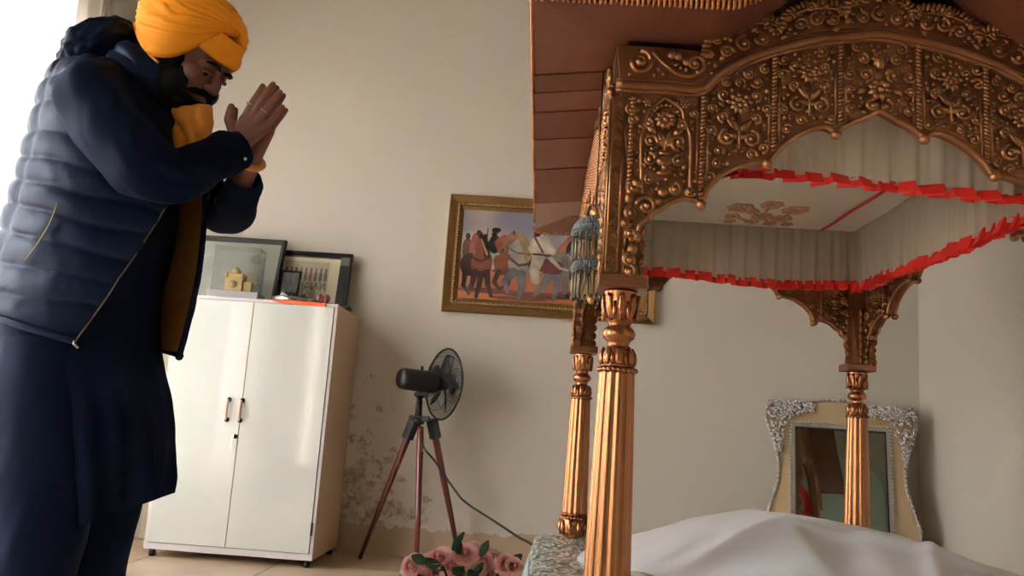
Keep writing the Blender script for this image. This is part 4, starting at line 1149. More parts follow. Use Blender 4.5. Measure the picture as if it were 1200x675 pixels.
# grey horse and rider in white, in front
Sg('#8f867c',[(.62,.56),(1.00,.56)],.13,.14); El('#a59c92',.60,.58,.11,.15); El('#8a8178',.96,.58,.12,.15)
Sg('#a9a096',[(.62,.52),(.58,.40),(.53,.31)],.10,.065); Sg('#a0845f',[(.52,.25),(.60,.27),(.67,.38),(.70,.52)],.035,.045)
Sg('#8f6a50',[(.52,.28),(.46,.35),(.43,.43)],.050,.030); El('#3a2a24',.425,.44,.02,.02); El('#3a2a24',.53,.235,.012,.03)
for pts in ([(.55,.68),(.47,.78),(.50,.90)],[(.63,.70),(.65,.84),(.61,1.0)],[(.92,.68),(.86,.82),(.78,.92)],[(1.0,.66),(1.0,.82),(.97,.96)]): Sg('#6d6d70',pts,.05,.020)
Sg('#776e66',[(1.06,.50),(1.09,.66),(1.08,.86)],.03,.035); Sg('#5c3a26',[(.50,.52),(.60,.60),(.72,.57)],.015); Sg('#3a2620',[(.46,.40),(.58,.46),(.72,.47)],.005)
Sg('#5a2a30',[(.78,.58),(.98,.60)],.085,.075); El('#c8a24a',.80,.66,.05,.012)
Sg('#c4b7a5',[(.80,.48),(.76,.64),(.78,.76)],.065,.04); El('#cfc3b2',.80,.38,.10,.15); Sg('#cfc3b2',[(.78,.28),(.72,.40),(.76,.46)],.04,.032); Sg('#cfc3b2',[(.86,.28),(.93,.42)],.04)
El('#6a4232',.775,.215,.035,.045); El('#181413',.765,.235,.03,.03); El('#1c1714',.785,.17,.065,.04); Sg('#7a3428',[(.74,.26),(.84,.44)],.012); Sg('#3a2a24',[(.74,.46),(.92,.47)],.012)
Sg('#b9ad9a',[(.92,.50),(1.02,.60),(1.10,.62)],.025,.01)
def canvas(u,v):
    x=u*AS
    n1=noise.noise(Vector((x*2.2,v*4,0))); n2=noise.noise(Vector((x*7,v*9,4)))
    sky=mixc(C('#8f8a9c'),C('#b9aca6'),v*1.5+.5*n1)
    sky=mixc(sky,C('#c9b9a8'),max(0,n1*1.6-.1))
    c=sky
    if v>.60+.02*n1: c=mixc(C('#a8785c'),C('#b0653f'),(v-.6)*3+.5*n2)
    if .52<v<=.61: c=mixc(sky,C('#7d7482'),.55)
    for s in SHP:
        if s[0]=='e':
            if ellin(x,v,*s[2:]): k=1.15-.45*((v-s[3])/s[5]*.5+.5)+.35*n2; c=shade(s[1],k)
        else:
            d,t=segd(x,v,*s[2:6])
            if d<lerp(s[6],s[7],t): c=shade(s[1],1+.5*n2+.25*(1-d/max(1e-4,s[6]))-.1)
    return shade(c,.82)
GOLDF=mat('antique_gold_frame','#7a5a33',.35,.6,.3,40,.1,120); GOLDL=mat('gold_leaf_bead','#cdb27a',.3,.8,.3,90)
A=P(517,363,Y=4.59); B=P(767.5,379.5,Y=4.59); T=P(528,226,Y=4.59)
w=B.x-A.x; h=T.z-A.z
pf=thing('framed_painting','gold framed painting of turbaned horsemen hanging on the back wall','painting',((A.x+B.x)/2,YB-.001,(A.z+T.z)/2-.005))
mb=MB(); fw=.085
prof=[(0,0),(0,-.028),(.006,-.034),(.020,-.030),(.042,-.022),(.046,-.028),(.060,-.028),(.064,-.018),(fw,-.012),(fw,0)]
n=len(prof); vs=[]
for sx,sz in ((-1,-1),(1,-1),(1,1),(-1,1)):
    for a,b in prof: vs.append((sx*(w/2-a),b,sz*(h/2-a)))
mb.add(vs,[(i*n+k,i*n+(k+1)%n,((i+1)%4)*n+(k+1)%n,((i+1)%4)*n+k) for i in range(4) for k in range(n)],0,False); mb.obj('frame',GOLDF,pf)
mb=MB()
def rowb(x0,z0,x1,z1):
    a=Vector((x0,-.031,z0)); b=Vector((x1,-.031,z1)); k=int((b-a).length/.016)
    for i in range(k):
        p=a.lerp(b,(i+.5)/k); hz_=abs(x1-x0)>abs(z1-z0)
        mb.ell(p,(.0075,.005,.0042) if hz_ else (.0042,.005,.0075),6,5)
        if i%2: mb.ell(p+Vector((0,0,.006) if hz_ else (.006,0,0)),.0035,5,4)
i_=.053; rowb(-w/2+i_,-h/2+i_,w/2-i_,-h/2+i_); rowb(-w/2+i_,h/2-i_,w/2-i_,h/2-i_); rowb(-w/2+i_,-h/2+i_,-w/2+i_,h/2-i_); rowb(w/2-i_,-h/2+i_,w/2-i_,h/2-i_)
mb.obj('beaded_inlay',GOLDL,pf)
mb=MB()
e0=.0025
for sx in (-1,1): mb.bx(sx*w/2-e0,sx*w/2+e0,-.034,-.002,-h/2,h/2)
mb.obj('gilt_edge',GOLDL,pf)
mb=MB(); painting(mb,w-2*fw+.006,h-2*fw+.006,300,160,canvas,lambda a,b:(a,-.013,b)); mb.obj('canvas',PAINT,pf)

# ================================================================== roses in a vase at the front
VASE=mat('white_ceramic','#bfb8ae',.25,0,.05,10)
bx_,by_=-.155,2.1
vs_=thing('vase','white ceramic floor vase holding the pink roses','vase',(bx_,by_,0))
mb=MB(); mb.lathe([(.06,0),(.07,.01),(.085,.08),(.08,.16),(.05,.23),(.045,.27),(.06,.30),(.056,.30),(.040,.27),(.045,.22),(.07,.15)],(0,0,0),32); mb.obj('vessel',VASE,vs_)
def rose_bm(R,seed,open_=1.0):
    rr=random.Random(seed); mb=MB()
    mb.ell((0,0,-.35*R),(R*.5,R*.5,R*.45),12,8)
    for ring,(n,r,zt_,fl) in enumerate(((3,.24,.52,.02),(3,.42,.50,.05),(4,.62,.44,.09),(4,.80,.34,.14),(5,.96,.12,.20))):
        for k in range(n):
            q=2*PI*(k+.37*ring)/n+rr.uniform(-.12,.12); wd=(PI/n)*1.25; f_=fl*rr.uniform(.8,1.3)
            def pet(u,v):
                a=q+(u-.5)*2*wd*(.6+.4*math.sin(PI*v*.6))
                s_=(.30+.70*math.sin(v*PI/2)); e_=abs(u-.5)*2
                rad=R*(r*s_+f_*v**4*1.2)*(1+.02*ring*math.sin(k+u*5)); z=R*(-.62+(zt_+.62)*v**.8-.12*e_**2*v-f_*.35*v**6)
                return (rad*math.cos(a),rad*math.sin(a),z)
            mb.grid(pet,8,7,1 if ring<2 else 0)
    pts=[(R*.17*(1-t/30)*math.cos(t*.8),R*.17*(1-t/30)*math.sin(t*.8),R*(.44+.006*t)) for t in range(24)]
    mb.tube(pts,R*.055,6,1); mb.ell((0,0,.3*R),(R*.2,R*.2,R*.22),10,8,1)
    return mb
roses=[(483,664,.030,.0),(500,661,.028,.1),(515,653,.030,.3),(511,668,.028,.2),(529,664,.031,.1),(546,650,.031,.35),(541,672,.024,.1),(566,660,.028,.2),(558,668,.026,.1,1),(579,655,.026,.2),(592,662,.027,.0),(556,641,.016,.5),(571,645,.012,.6),(602,664,.022,.0),(495,676,.026,0),(573,674,.026,0)]
wher=['at the far left of the bouquet','second from the left in the bouquet front','with pale edges left of the tall leaf','low in the bouquet left of centre','below the largest rose','large and open at the bouquet top','peeping at the bouquet bottom','at the bouquet top right of the largest rose','greenish cream at the bouquet front','behind the cream rose','near the right end of the bouquet','small bud above the largest rose','tiny bud at the top right','last at the right end of bouquet','hidden low at the left','hidden low at the right']
for i,rw in enumerate(roses):
    x,y,R,d=rw[:4]; p=P(x,y,Y=2.06+.05*math.sin(i*2.3)+d*.12)
    r=thing('rose','pink artificial rose, '+wher[i],'rose',p[:],'pink roses in the bouquet')
    tl=Vector((p.x-bx_,-.26 if y>655 else -.16,.15)).normalized(); r.rotation_euler=tl.to_track_quat('Z','Y').to_euler()
    r['label']=('cream-green' if len(rw)>4 else 'pink')+' artificial rose, '+wher[i]
    rose_bm(R*.84,i).obj('petals',[ROSEC if len(rw)>4 else ROSE,ROSEC if len(rw)>4 else ROSEI],r,recalc=False)
    mb=MB(); q=r.matrix_basis.inverted()
    end=Vector((bx_+.02*math.sin(i),by_+.02*math.cos(i),.20)); mid=(p+end)/2+Vector((0,0,.02))
    r.rotation_euler=r.rotation_euler; Mi=(Matrix.Translation(p)@r.rotation_euler.to_matrix().to_4x4()).inverted()
    mb.tube([Mi@p,Mi@mid,Mi@end],.003,6); mb.obj('stem',LEAF,r)
def leafmesh(mb,p,dirv,l,w,upv=(0,-1,.3)):
    d=Vector(dirv).normalized(); s=d.cross(Vector(upv)).normalized(); n=s.cross(d)
    vs=[];N=8
    for i in range(N+1):
        t=i/N; c=Vector(p)+d*l*t-n*.15*l*t*t; ww=w*math.sin(PI*min(.98,t*.9+.06))**.8
        vs+=[c-s*ww+n*.004,c,c+s*ww+n*.004]
    mb.add(vs,[(i*3+j,(i+1)*3+j,(i+1)*3+j+1,i*3+j+1) for i in range(N) for j in range(2)])
lv=[(530,645,(.5,0,.9),.05,.008),(538,650,(-.15,.1,.5),.04,.012),(520,668,(-.8,0,.35),.055,.012),(500,660,(-.5,0,.2),.04,.012),(563,652,(.3,0,.7),.04,.010),(566,660,(-.2,-.1,-.3),.035,.009),(550,668,(.3,-.2,-.4),.05,.014),(534,674,(.1,-.2,.2),.03,.014),(600,660,(.6,0,.6),.03,.010),(588,666,(.2,-.2,.1),.04,.013)]
RO=[o for o in COL.objects if o.get('category')=='rose']
for x,y,d,l,w_ in lv:
    p=P(x,y,Y=2.03); r=min(RO,key=lambda o:(o.location-p).length); mb=MB(); leafmesh(mb,p,d,l,w_)
    Mi=(Matrix.Translation(r.location)@r.rotation_euler.to_matrix().to_4x4()).inverted(); mb.v=[tuple(Mi@Vector(v)) for v in mb.v]
    o=mb.obj('leaf',LEAF,r); md=o.modifiers.new('s','SOLIDIFY'); md.thickness=.001
# ================================================================== THE MAN
YM_=1.95
def Q(x,y,dy=0): return P(x,y,Y=YM_+dy)
def evalmesh(o,name,mats):
    dg=bpy.context.evaluated_depsgraph_get(); dg.update()
    me=bpy.data.meshes.new_from_object(o.evaluated_get(dg)); me.name=name
    me.materials.clear()
    for m in mats: me.materials.append(m)
    me.polygons.foreach_set('use_smooth',[True]*len(me.polygons)); me.polygons.foreach_set('material_index',[0]*len(me.polygons))
    n=bpy.data.objects.new(name,me); COL.objects.link(n); od=o.data; bpy.data.objects.remove(o); bpy.data.meshes.remove(od); return n
def cap(mb,p,q,r0,r1,n=14):
    p,q=Vector(p),Vector(q); d=q-p; k=6; pts=[p+d*i/k for i in range(k+1)]
    mb.tube(pts,[lerp(r0,r1,i/k) for i in range(k+1)],n); mb.ell(p,r0,n,8); mb.ell(q,r1,n,8)
def chain(mb,pts,rs):
    for i in range(len(pts)-1): cap(mb,pts[i],pts[i+1],rs[i],rs[i+1])
psi,tau=.35,.24
Fd=Vector((math.cos(psi)*math.cos(tau),-math.sin(psi)*math.cos(tau),-math.sin(tau))).normalized()
Sd=Vector((math.sin(psi),math.cos(psi),0)); Ad=Fd.cross(Sd).normalized(); Ad=Ad if Ad.z>0 else -Ad
# head frame
hf=Vector((.77,-.14,-.62)).normalized(); hs=Vector((0,0,1)).cross(hf).normalized(); hu=hf.cross(hs).normalized()
if hu.z<0: hu=-hu
HC=Q(226,67,-.03); RH=Matrix((hf,hs,hu)).transposed()
def H(f,s,u): return HC+RH@Vector((f,s,u))
def build_body():
    mb=MB()
    E=lambda c,r: mb.ell(H(*c),r,24,16,R=RH)
    E((-.010,0,.035),(.098,.077,.088)); E((.018,0,-.035),(.070,.062,.082)); E((.052,0,-.092),(.030,.032,.024))
    cap(mb,H(.083,0,.012),H(.111,0,-.026),.008,.0125); 
    for s in (-1,1):
        E((.100,s*.011,-.030),(.011,.009,.008)); E((.074,s*.030,.022),(.018,.026,.009)); E((.060,s*.038,-.022),(.027,.024,.024))
        E((-.004,s*.076,-.012),(.016,.009,.030)); E((.070,s*.031,.006),(.015,.018,.011))
        E((.035,s*.048,-.065),(.04,.02,.03))
    E((.082,0,-.055),(.018,.026,.014)); E((.083,0,-.066),(.016,.020,.008))
    chain(mb,[H(-.03,0,-.05),Q(185,98),Q(165,120)],[.060,.060,.060])
    # torso
    for (x,y),r in (((155,145),(.09,.13,.06)),((140,190),(.12,.15,.13)),((118,280),(.12,.14,.13)),((100,360),(.13,.15,.12))):
        mb.ell(Q(x,y),r,24,16,R=Matrix((Fd,Sd,Ad)).transposed())
    # near arm and far arm, in one skeleton with the hands
    shN,elN,wrN=P(118,108,Y=1.76),P(176,204,Y=1.70),P(279,171,Y=1.885)
    shF,elF,wrF=P(170,110,Y=2.13),P(262,250,Y=2.12),P(293,192,Y=1.955)
    chain(mb,[Q(150,125),shN,elN,wrN],[.06,.055,.040,.026]); chain(mb,[Q(150,125),shF,elF,wrF],[.06,.055,.038,.026])
    for k,(wr,Yh,ox,oy) in enumerate(((wrN,1.886,0,0),(wrF,1.926,4,4))):
        sgn=-1 if k==0 else 1
        G=lambda x,y,dy=0: P(x+ox,y+oy,Y=Yh+dy)
        kn=[(286,141),(296,137),(305,140),(312,149)]; ti=[(308,101),(320,99),(328,108),(331,125)]
        for i,((a,b),(c,d)) in enumerate(zip(kn,ti)):
            chain(mb,[wr,G(a,b)],[.021,.0135])
            m1=(lerp(a,c,.42)+(-1 if i<2 else 0),lerp(b,d,.42)); m2=(lerp(a,c,.75),lerp(b,d,.75))
            r=(.0098,.0102,.0098,.0085)[i]
            chain(mb,[G(a,b),G(*m1,sgn*.004),G(*m2,sgn*.004),G(c,d,0)],[r*1.12,r,r*.92,r*.78])
        chain(mb,[wr,G(275,155),G(268,140),G(271,125)],[.021,.016,.0115,.0088])
        mb.ell(G(293,152,sgn*.004),(.028,.015,.026),16,12)
    # legs and feet
    for Yl,x0 in ((1.84,-1.05),(2.08,-1.03)):
        hip=Vector((Q(92,390).x,lerp(1.95,Yl,.8),.86)); knee=Vector((Q(84,570).x,Yl,.47)); ank=Vector((x0-.02,Yl,.09))
        chain(mb,[hip,knee,ank],[.085,.058,.036])
        chain(mb,[ank,Vector((x0-.05,Yl,.035))],[.036,.034]); chain(mb,[Vector((x0-.05,Yl,.035)),Vector((x0+.09,Yl-.02,.035)),Vector((x0+.15,Yl-.025,.022))],[.034,.034,.02])
        for i in range(5): cap(mb,Vector((x0+.13-.006*i*i*.4,Yl-.055+.018*i,.018)),Vector((x0+.175-.008*i*i*.4,Yl-.058+.019*i,.013)),.012,.009 if i else .012)
    o=mb.obj('tmp',SKIN,recalc=False)
    m=o.modifiers.new('r','REMESH'); m.mode='VOXEL'; m.voxel_size=.0032; m.use_smooth_shade=True
    m=o.modifiers.new('s','SMOOTH'); m.factor=.5; m.iterations=3
    return evalmesh(o,'person',[SKIN])
man=build_body()
tag(man,'person in saffron turban and navy quilted vest bowing with joined palms before the palanquin','person')
def mobj(mb,name,m,parent=None,**k): return mb.obj(name,m,parent or man,**k)
for s in (-1,1):
    mb=MB(); mb.ell(H(.0765,s*.031,-.002),(.0125,.0135,.010),16,12,R=RH); e=mobj(mb,'eye',EYE)
    mb=MB(); mb.ell(H(.085,s*.031,-.006),(.0045,.0065,.006),12,8,R=RH); mobj(mb,'iris',EYED,e)
    mb=MB(); mb.tube([H(.0855,s*.012,.001),H(.0900,s*.026,.002),H(.088,s*.040,.001),H(.078,s*.050,-.002)],[.003,.0055,.0055,.002],8); mobj(mb,'eyelid',SKIN)
    mb=MB(); mb.tube([H(.094,s*.010,.020),H(.097,s*.024,.026),H(.090,s*.040,.024),H(.080,s*.050,.018)],[.003,.0055,.005,.003],8); mobj(mb,'eyebrow',HAIR)
mb=MB(); mb.ell(H(.0965,0,-.0625),(.008,.021,.0055),14,8,R=RH); mobj(mb,'lip',LIP)
mb=MB()
for s in (-1,1): mb.tube([H(.102,0,-.046),H(.100,s*.014,-.047),H(.090,s*.028,-.054),H(.076,s*.038,-.066)],[.0075,.009,.008,.004],10)
o=mobj(mb,'moustache',HAIR)
mb=MB()
for c,r in (((.050,0,-.100),(.050,.050,.036)),((.030,0,-.115),(.052,.056,.040)),((.035,.046,-.070),(.045,.028,.045)),((.035,-.046,-.070),(.045,.028,.045)),((.010,.060,-.035),(.028,.020,.052)),((.010,-.060,-.035),(.028,.020,.052)),((.078,0,-.086),(.020,.030,.014)),((-.01,0,-.10),(.05,.05,.04))):
    mb.ell(H(*c),r,20,14,R=RH)
o=mb.obj('tmp',HAIR,recalc=False); m=o.modifiers.new('r','REMESH'); m.mode='VOXEL'; m.voxel_size=.004
b=evalmesh(o,'beard',[HAIR])
for v in b.data.vertices: v.co+=v.normal*.004*noise.noise(v.co*70)
b.parent=man
# turban
TC=Q(227,31,-.035); tb=math.radians(9)
TF=Vector((math.cos(tb),-.14,-math.sin(tb))).normalized(); TS=Vector((0,0,1)).cross(TF).normalized(); TU=TF.cross(TS); TU=TU if TU.z>0 else -TU
def turb(u,v):
    q=2*PI*u; a=lerp(-.93*PI/2,PI/2,v)
    cx,sy_,z=math.cos(a)*math.cos(q),math.cos(a)*math.sin(q),math.sin(a)
    w=.5*noise.noise(Vector((cx*1.5,sy_*1.5,z*1.5+3)))
    k=(z*.9+.42*cx*(1 if z>-.2 else .6)+w*.25)*4.2; fr=k-math.floor(k)
    fold=.0036*fr**2-.001+.0008*math.sin(k*2*PI*2.3+w*6)+.0012*noise.noise(Vector((cx*4,sy_*4,z*14)))
    cq=math.cos(q); rz=.090 if z>0 else .015+.112*(1-abs(cq)**2.6)
    if z<=0 and sy_>0: rz=max(rz,.072)
    e=1.0+.05*(1-abs(z))
    if a<0: e*=(math.cos(a)**-.88)
    p=Vector((.126*cx*e,.122*sy_*e,rz*z)); n=p.normalized()
    return TC+TF*(p.x+n.x*fold)+TS*(p.y+n.y*fold)+TU*(p.z+n.z*fold)
mb=MB(); mb.grid(turb,128,120,closeu=True); 
t=mobj(mb,'turban',TURB)
def fband(u,v):   # lowest wrap of the turban hugging the forehead
    q=lerp(-2.2,2.2,u); z=lerp(.038,.100,v)-.030*(abs(q)/2.2)**2; w=.008*math.sin(PI*min(1,v*1.4+.15)); k=1-.10*v*v
    return H(-.010+(.104+w)*math.cos(q)*k,(.086+w)*math.sin(q)*k,z+.003*math.sin(q*3))
mb=MB(); mb.grid(fband,60,14)
tw_=mobj(mb,'turban_wrap',TURB); md=tw_.modifiers.new('s','SOLIDIFY'); md.thickness=.006
# --- clothing lofts
def loft(secs,theta,nv,off=lambda th,v:0,exp=1.0):
    """secs: list of (v, centre, F, S, a, b)"""
    def f(u,v):
        th=theta(u,v)
        for s0,s1 in zip(secs,secs[1:]):
            if v<=s1[0]+1e-9: break
        t=(v-s0[0])/(s1[0]-s0[0]); t=max(0,min(1,t)); ts=t
        c=s0[1].lerp(s1[1],ts); F_=s0[2].lerp(s1[2],ts).normalized(); S_=s0[3].lerp(s1[3],ts).normalized(); a=lerp(s0[4],s1[4],ts); b=lerp(s0[5],s1[5],ts)
        o=off(th,v); ct,st=math.cos(th),math.sin(th)
        ct=math.copysign(abs(ct)**exp,ct); st=math.copysign(abs(st)**exp,st)
        return c+F_*(a+o)*ct+S_*(b+o)*st
    return f
def smooth_secs(secs,n=40):
    """resample a section list with smoothed values"""
    xs=[s[0] for s in secs]; cs=catmull([s[1] for s in secs],10); 
    out=[]; m=len(secs)-1
    ab=catmull([Vector((s[4],s[5],s[0])) for s in secs],10)
    for i in range(len(cs)):
        k=min(m-1,i//10); t=i/10-k; F_=secs[k][2].lerp(secs[k+1][2],t); S_=secs[k][3].lerp(secs[k+1][3],t)
        out.append((ab[i].z,cs[i],F_,S_,ab[i].x,ab[i].y))
    return out
px=1/505
tors=[(0,Q(88,386),112*px,.205),(.22,Q(110,322),108*px,.200),(.45,Q(125,255),103*px,.195),(.68,Q(138,190),98*px,.190),(.85,Q(142,138),84*px,.178),(.95,Q(142,105),68*px,.150),(1.0,Q(143,88),50*px,.115)]
secV=smooth_secs([(v,c,Fd,Sd,a,b) for v,c,a,b in tors])
gapN=lambda v: math.radians(interp([(0,-40),(.25,-27),(.5,-8),(.7,4),(.85,6),(1,6)],v))
gapF=lambda v: math.radians(interp([(0,2),(.4,4),(.8,6),(1,8)],v))
def puff(th,v):
    rows=10; k=v*rows-.25*math.cos(th)+.25*noise.noise(Vector((th*1.5,v*4,1))); fr=k-math.floor(k)
    p=math.sin(PI*fr)**.38
    seam=min(1,abs(math.sin(th+1.85))*9)
    pk_=noise.noise(Vector((th*16,v*26,3)))*.0030*(1-.6*p)+.003*noise.noise(Vector((th*4,v*12,8)))
    return .0135*p*(.35+.65*seam)-.004+pk_
def vest(theta,name):
    mb=MB(); fo=loft(secV,theta,0,puff,.92); fi=loft(secV,theta,0,lambda th,v:-.016,.92); nu,nv=70,120
    mb.grid(fo,nu,nv,0); mb.grid(fi,nu,nv,1)
    # rim closing outer and inner skins
    w=nu+1; A=w*(nv+1); fs=[]
    for j in range(nv): 
        for i in (0,nu): a=j*w+i; fs.append((a,a+w,a+w+A,a+A))
    for i in range(nu):
        for j in (0,nv): a=j*w+i; fs.append((a,a+1,a+1+A,a+A))
    mb.add([],[],0); base=0
    for f in fs: mb.f.append(f); mb.m.append(0); mb.sm.append(False); mb.c.append(None)
    return mb.obj(name,[NAVYQ,LINING],man)
mb=None
vN=vest(lambda u,v: lerp(-PI,gapN(v),u),'quilted_vest')
EDG=catmull([Q(210,418,-.02),Q(222,372,-.02),Q(233,320,-.01),Q(238,275,0),Q(241,230,0),Q(243,190,0),Q(240,150,0),Q(228,118,.02),Q(190,98,.05)],6)
def edge(v):
    k=min(len(EDG)-1.001,v*(len(EDG)-1)); i=int(k); return EDG[i].lerp(EDG[i+1],k-i)
def flap(side):
    f0=loft(secV,lambda u,v:u,0,puff if side else (lambda th,v:-.014),.92); off=.006 if side else -.006
    TH=math.radians(62); U1=.3
    def g(u,v):
        if u>=U1: return f0(lerp(TH,PI,(u-U1)/(1-U1)),v)
        t=u/U1; a=edge(v)+Vector((0,off,0)); b_=f0(TH,v); p=a.lerp(b_,t)
        k=v*10; fr=k-math.floor(k)
        return p+Vector((.010*math.sin(PI*t),0.006*math.sin(PI*fr)**.5*(1 if side else -.8)*min(1,t*4)+.012*math.sin(PI*t),0))
    return g
mb=MB(); nu,nv=60,110; mb.grid(flap(1),nu,nv,0); mb.grid(flap(0),nu,nv,1); w=nu+1; A=w*(nv+1)
fs=[(j*w+i,j*w+i+w,j*w+i+w+A,j*w+i+A) for j in range(nv) for i in (0,nu)]+[(j*w+i,j*w+i+1,j*w+i+1+A,j*w+i+A) for i in range(nu) for j in (0,nv)]
for f in fs: mb.f.append(f); mb.m.append(0); mb.sm.append(False); mb.c.append(None)
vF=mb.obj('quilted_vest_flap',[NAVYQ,LINING],man,recalc=False)
# zip along the near front edge, pocket zip
fo=loft(secV,lambda u,v:u,0,lambda th,v:.006,.92)
mb=MB(); mb.tube([fo(gapN(v),v)-Vector((0,.004,0)) for v in [i/40 for i in range(0,37)]],.0017,6); mobj(mb,'zip',ZIP)
mb=MB(); p=fo(gapN(0),.01)-Vector((0,.01,0)); mb.tube([p,p+Vector((.004,-.004,-.012)),p+Vector((.014,-.004,-.02))],.003,6); mobj(mb,'zip_pull',STEEL)
fo2=loft(secV,lambda u,v:u,0,lambda th,v:.009,.92)
def onvest(x,y):
    best=None
    for i in range(60):
        for j in range(60):
            th=-PI+i/60*2.4; v=j/60; q=fo2(th,v); d=(q-CAM); zz=d.dot(CF); X=600+FPX*d.dot(CR)/zz; Y_=337.5+SY-FPX*d.dot(CU)/zz
            e=(X-x)**2+(Y_-y)**2
            if best is None or e<best[0]: best=(e,th,v)
    return fo2(best[1],best[2])
mb=MB(); pk=[onvest(*p)+Vector((0,-.006,0)) for p in ((72,238),(62,262),(48,285),(33,306))]
mb.tube(catmull(pk,5),.0019,6); mobj(mb,'pocket_zip',ZIP)
# hem band of the vest
fh=loft(secV,lambda u,v:u,0,lambda th,v:.004,.92)
mb=MB(); mb.tube([fh(lerp(-PI,gapN(0),i/40),.004) for i in range(41)],.009,8); mobj(mb,'hem_band',NAVYQ)
mb=MB(); mb.tube([edge(i/40) for i in range(41)],.0075,8); mobj(mb,'flap_binding',NAVYK)
mb=MB(); q0=flap(0); mb.tube([(q0(i/30,0)+flap(1)(i/30,0))/2 for i in range(31)],.0095,8); mobj(mb,'flap_hem',NAVYK)
# yoke closing the shoulders
mb=MB(); c=Q(143,88); 
def yoke(u,v):
    q=2*PI*u; r=1-v; F2=Fd; 
    return c+Fd*(51*px*math.cos(q)*r)+Sd*(.118*math.sin(q)*r)+Ad*(.030*math.sin(v*PI/2))
mb.grid(yoke,40,10,closeu=True); mobj(mb,'yoke',NAVYQ)
# hood bunched behind the neck, with folds
HD=Q(124,62,-.02)
def hood(u,v):
    q=2*PI*u; a=PI*(v-.5)
    d=Vector((math.cos(a)*math.cos(q),math.cos(a)*math.sin(q),math.sin(a)))
    k=1+.05*abs(math.sin(7*(d.z-.6*d.x)+3*noise.noise(d*1.6)))+.07*noise.noise(d*2.2)+.07*noise.noise(d*5)+.03*noise.noise(d*12)
    return HD+Vector((.084*d.x*k+.020*d.z,.120*d.y*k,.066*d.z*k+.030*d.x))
mb=MB(); mb.grid(hood,72,56,closeu=True); mobj(mb,'hood',NAVYQ)
# raised collar
def collar(u,v):
    q=lerp(math.radians(34),math.radians(326),u); f2=Vector((.86,-.06,-.45)).normalized(); up=Vector((.50,0,.86))
    c=Q(178,112).lerp(Q(203,80),v); k=1+.06*math.sin(PI*v)
    p=c+f2*(.086*k*math.cos(q))+Sd*(.122*k*math.sin(q))
    p+=up*(.006*math.sin(q*9+v*5)*(1-v)+.006*noise.noise(Vector((q*3,v*5,1))))+Sd*(.004*math.sin(v*16+q))
    return p
mb=MB(); mb.grid(collar,70,20); o=mobj(mb,'collar',NAVYQ); md=o.modifiers.new('s','SOLIDIFY'); md.thickness=.014; md.offset=0
mb=MB(); mb.tube(catmull([Q(157,27,-.07),Q(162,44,-.09),Q(172,60,-.11),Q(185,73,-.13)],5),.0035,8); mobj(mb,'collar_edging',SCARF)
# kurta: body and skirt in one loft
F0=Vector((math.cos(psi),-math.sin(psi),0)); S0=Sd
kk=[(0,Q(104,612),76*px,.17,F0+Vector((0,0,.36)),S0+Vector((0,0,.22))),(.12,Q(107,565),79*px,.175,F0+Vector((0,0,.2)),S0+Vector((0,0,.1))),(.35,Q(109,480),82*px,.18,F0,S0),(.5,Q(101,415),88*px,.185,Fd,Sd),(.62,Q(100,350),84*px,.175,Fd,Sd),(.78,Q(122,250),84*px,.17,Fd,Sd),(.9,Q(138,170),74*px,.15,Fd,Sd),(1.0,Q(146,105),48*px,.10,Fd,Sd)]
secK=smooth_secs([(v,c,f,s,a,b) for v,c,a,b,f,s in kk])
def kfold(th,v):
    w=max(0,1-v/.55)
    return w*(.012*math.sin(th*9+2*math.sin(v*5))+.008*math.sin(th*17+v*6))+.004*noise.noise(Vector((th*2,v*12,5)))
fk=loft(secK,lambda u,v:2*PI*u,0,kfold,.95)
mb=MB(); mb.grid(fk,140,90,closeu=True); o=mobj(mb,'kurta',NAVYK); 
# skirt back panel, falling lower, window light painted into its colour
def back(u,v):
    th=lerp(PI*.78,PI*1.32,u); c=Q(107,430).lerp(Q(96,730),v); a=lerp(82,58,v)*px; 
    o_=.010*math.sin(u*22)+.006*math.sin(u*41+v*3)
    return c+F0*(a+.006+o_)*math.cos(th)+S0*(lerp(.20,.16,v)+o_)*math.sin(th)
mb=MB(); mb.grid(back,60,40); o=mobj(mb,'kurta_back_panel',NAVY_LIT); md=o.modifiers.new('s','SOLIDIFY'); md.thickness=.004
# sleeves
def cloth_tube(pts,rs,seed,amp=.006,n=48,k=10):
    c=catmull(pts,k); R=catmull([Vector((r,0,0)) for r in rs],k); N=len(c); rr=random.Random(seed); vs=[]
    prev=None; fs=[]
    for i,p in enumerate(c):
        t=(c[min(i+1,N-1)]-c[max(i-1,0)]).normalized(); a=(Vector((0,1,0)) if prev is None else prev); a=(a-t*a.dot(t)).normalized(); prev=a; b=t.cross(a)
        for j in range(n):
            q=2*PI*j/n; d=amp*(1.3*noise.noise(Vector((math.cos(q)*1.3,math.sin(q)*1.3,i*.13+seed)))+.9*abs(noise.noise(Vector((math.cos(q-i*.07)*2.6,math.sin(q-i*.07)*2.6,i*.10+seed*3)))))
            vs.append(p+(a*math.cos(q)+b*math.sin(q))*(R[i].x+d*min(1,(N-1-i)/8+.15)))
    mb=MB()
    fs=[(i*n+j,i*n+(j+1)%n,(i+1)*n+(j+1)%n,(i+1)*n+j) for i in range(N-1) for j in range(n)]
    fs.append(tuple(range(n-1,-1,-1))); mb.add(vs,fs); return mb,c
nearp=[P(118,92,Y=1.80),P(112,112,Y=1.755),P(135,155,Y=1.72),P(163,190,Y=1.70),P(202,205,Y=1.735),P(242,190,Y=1.81),P(268,180,Y=1.86),P(283,174,Y=1.882)]
mb,c=cloth_tube(nearp,[.060,.078,.078,.071,.058,.051,.045,.042],1,.009); mobj(mb,'sleeve',NAVYK)
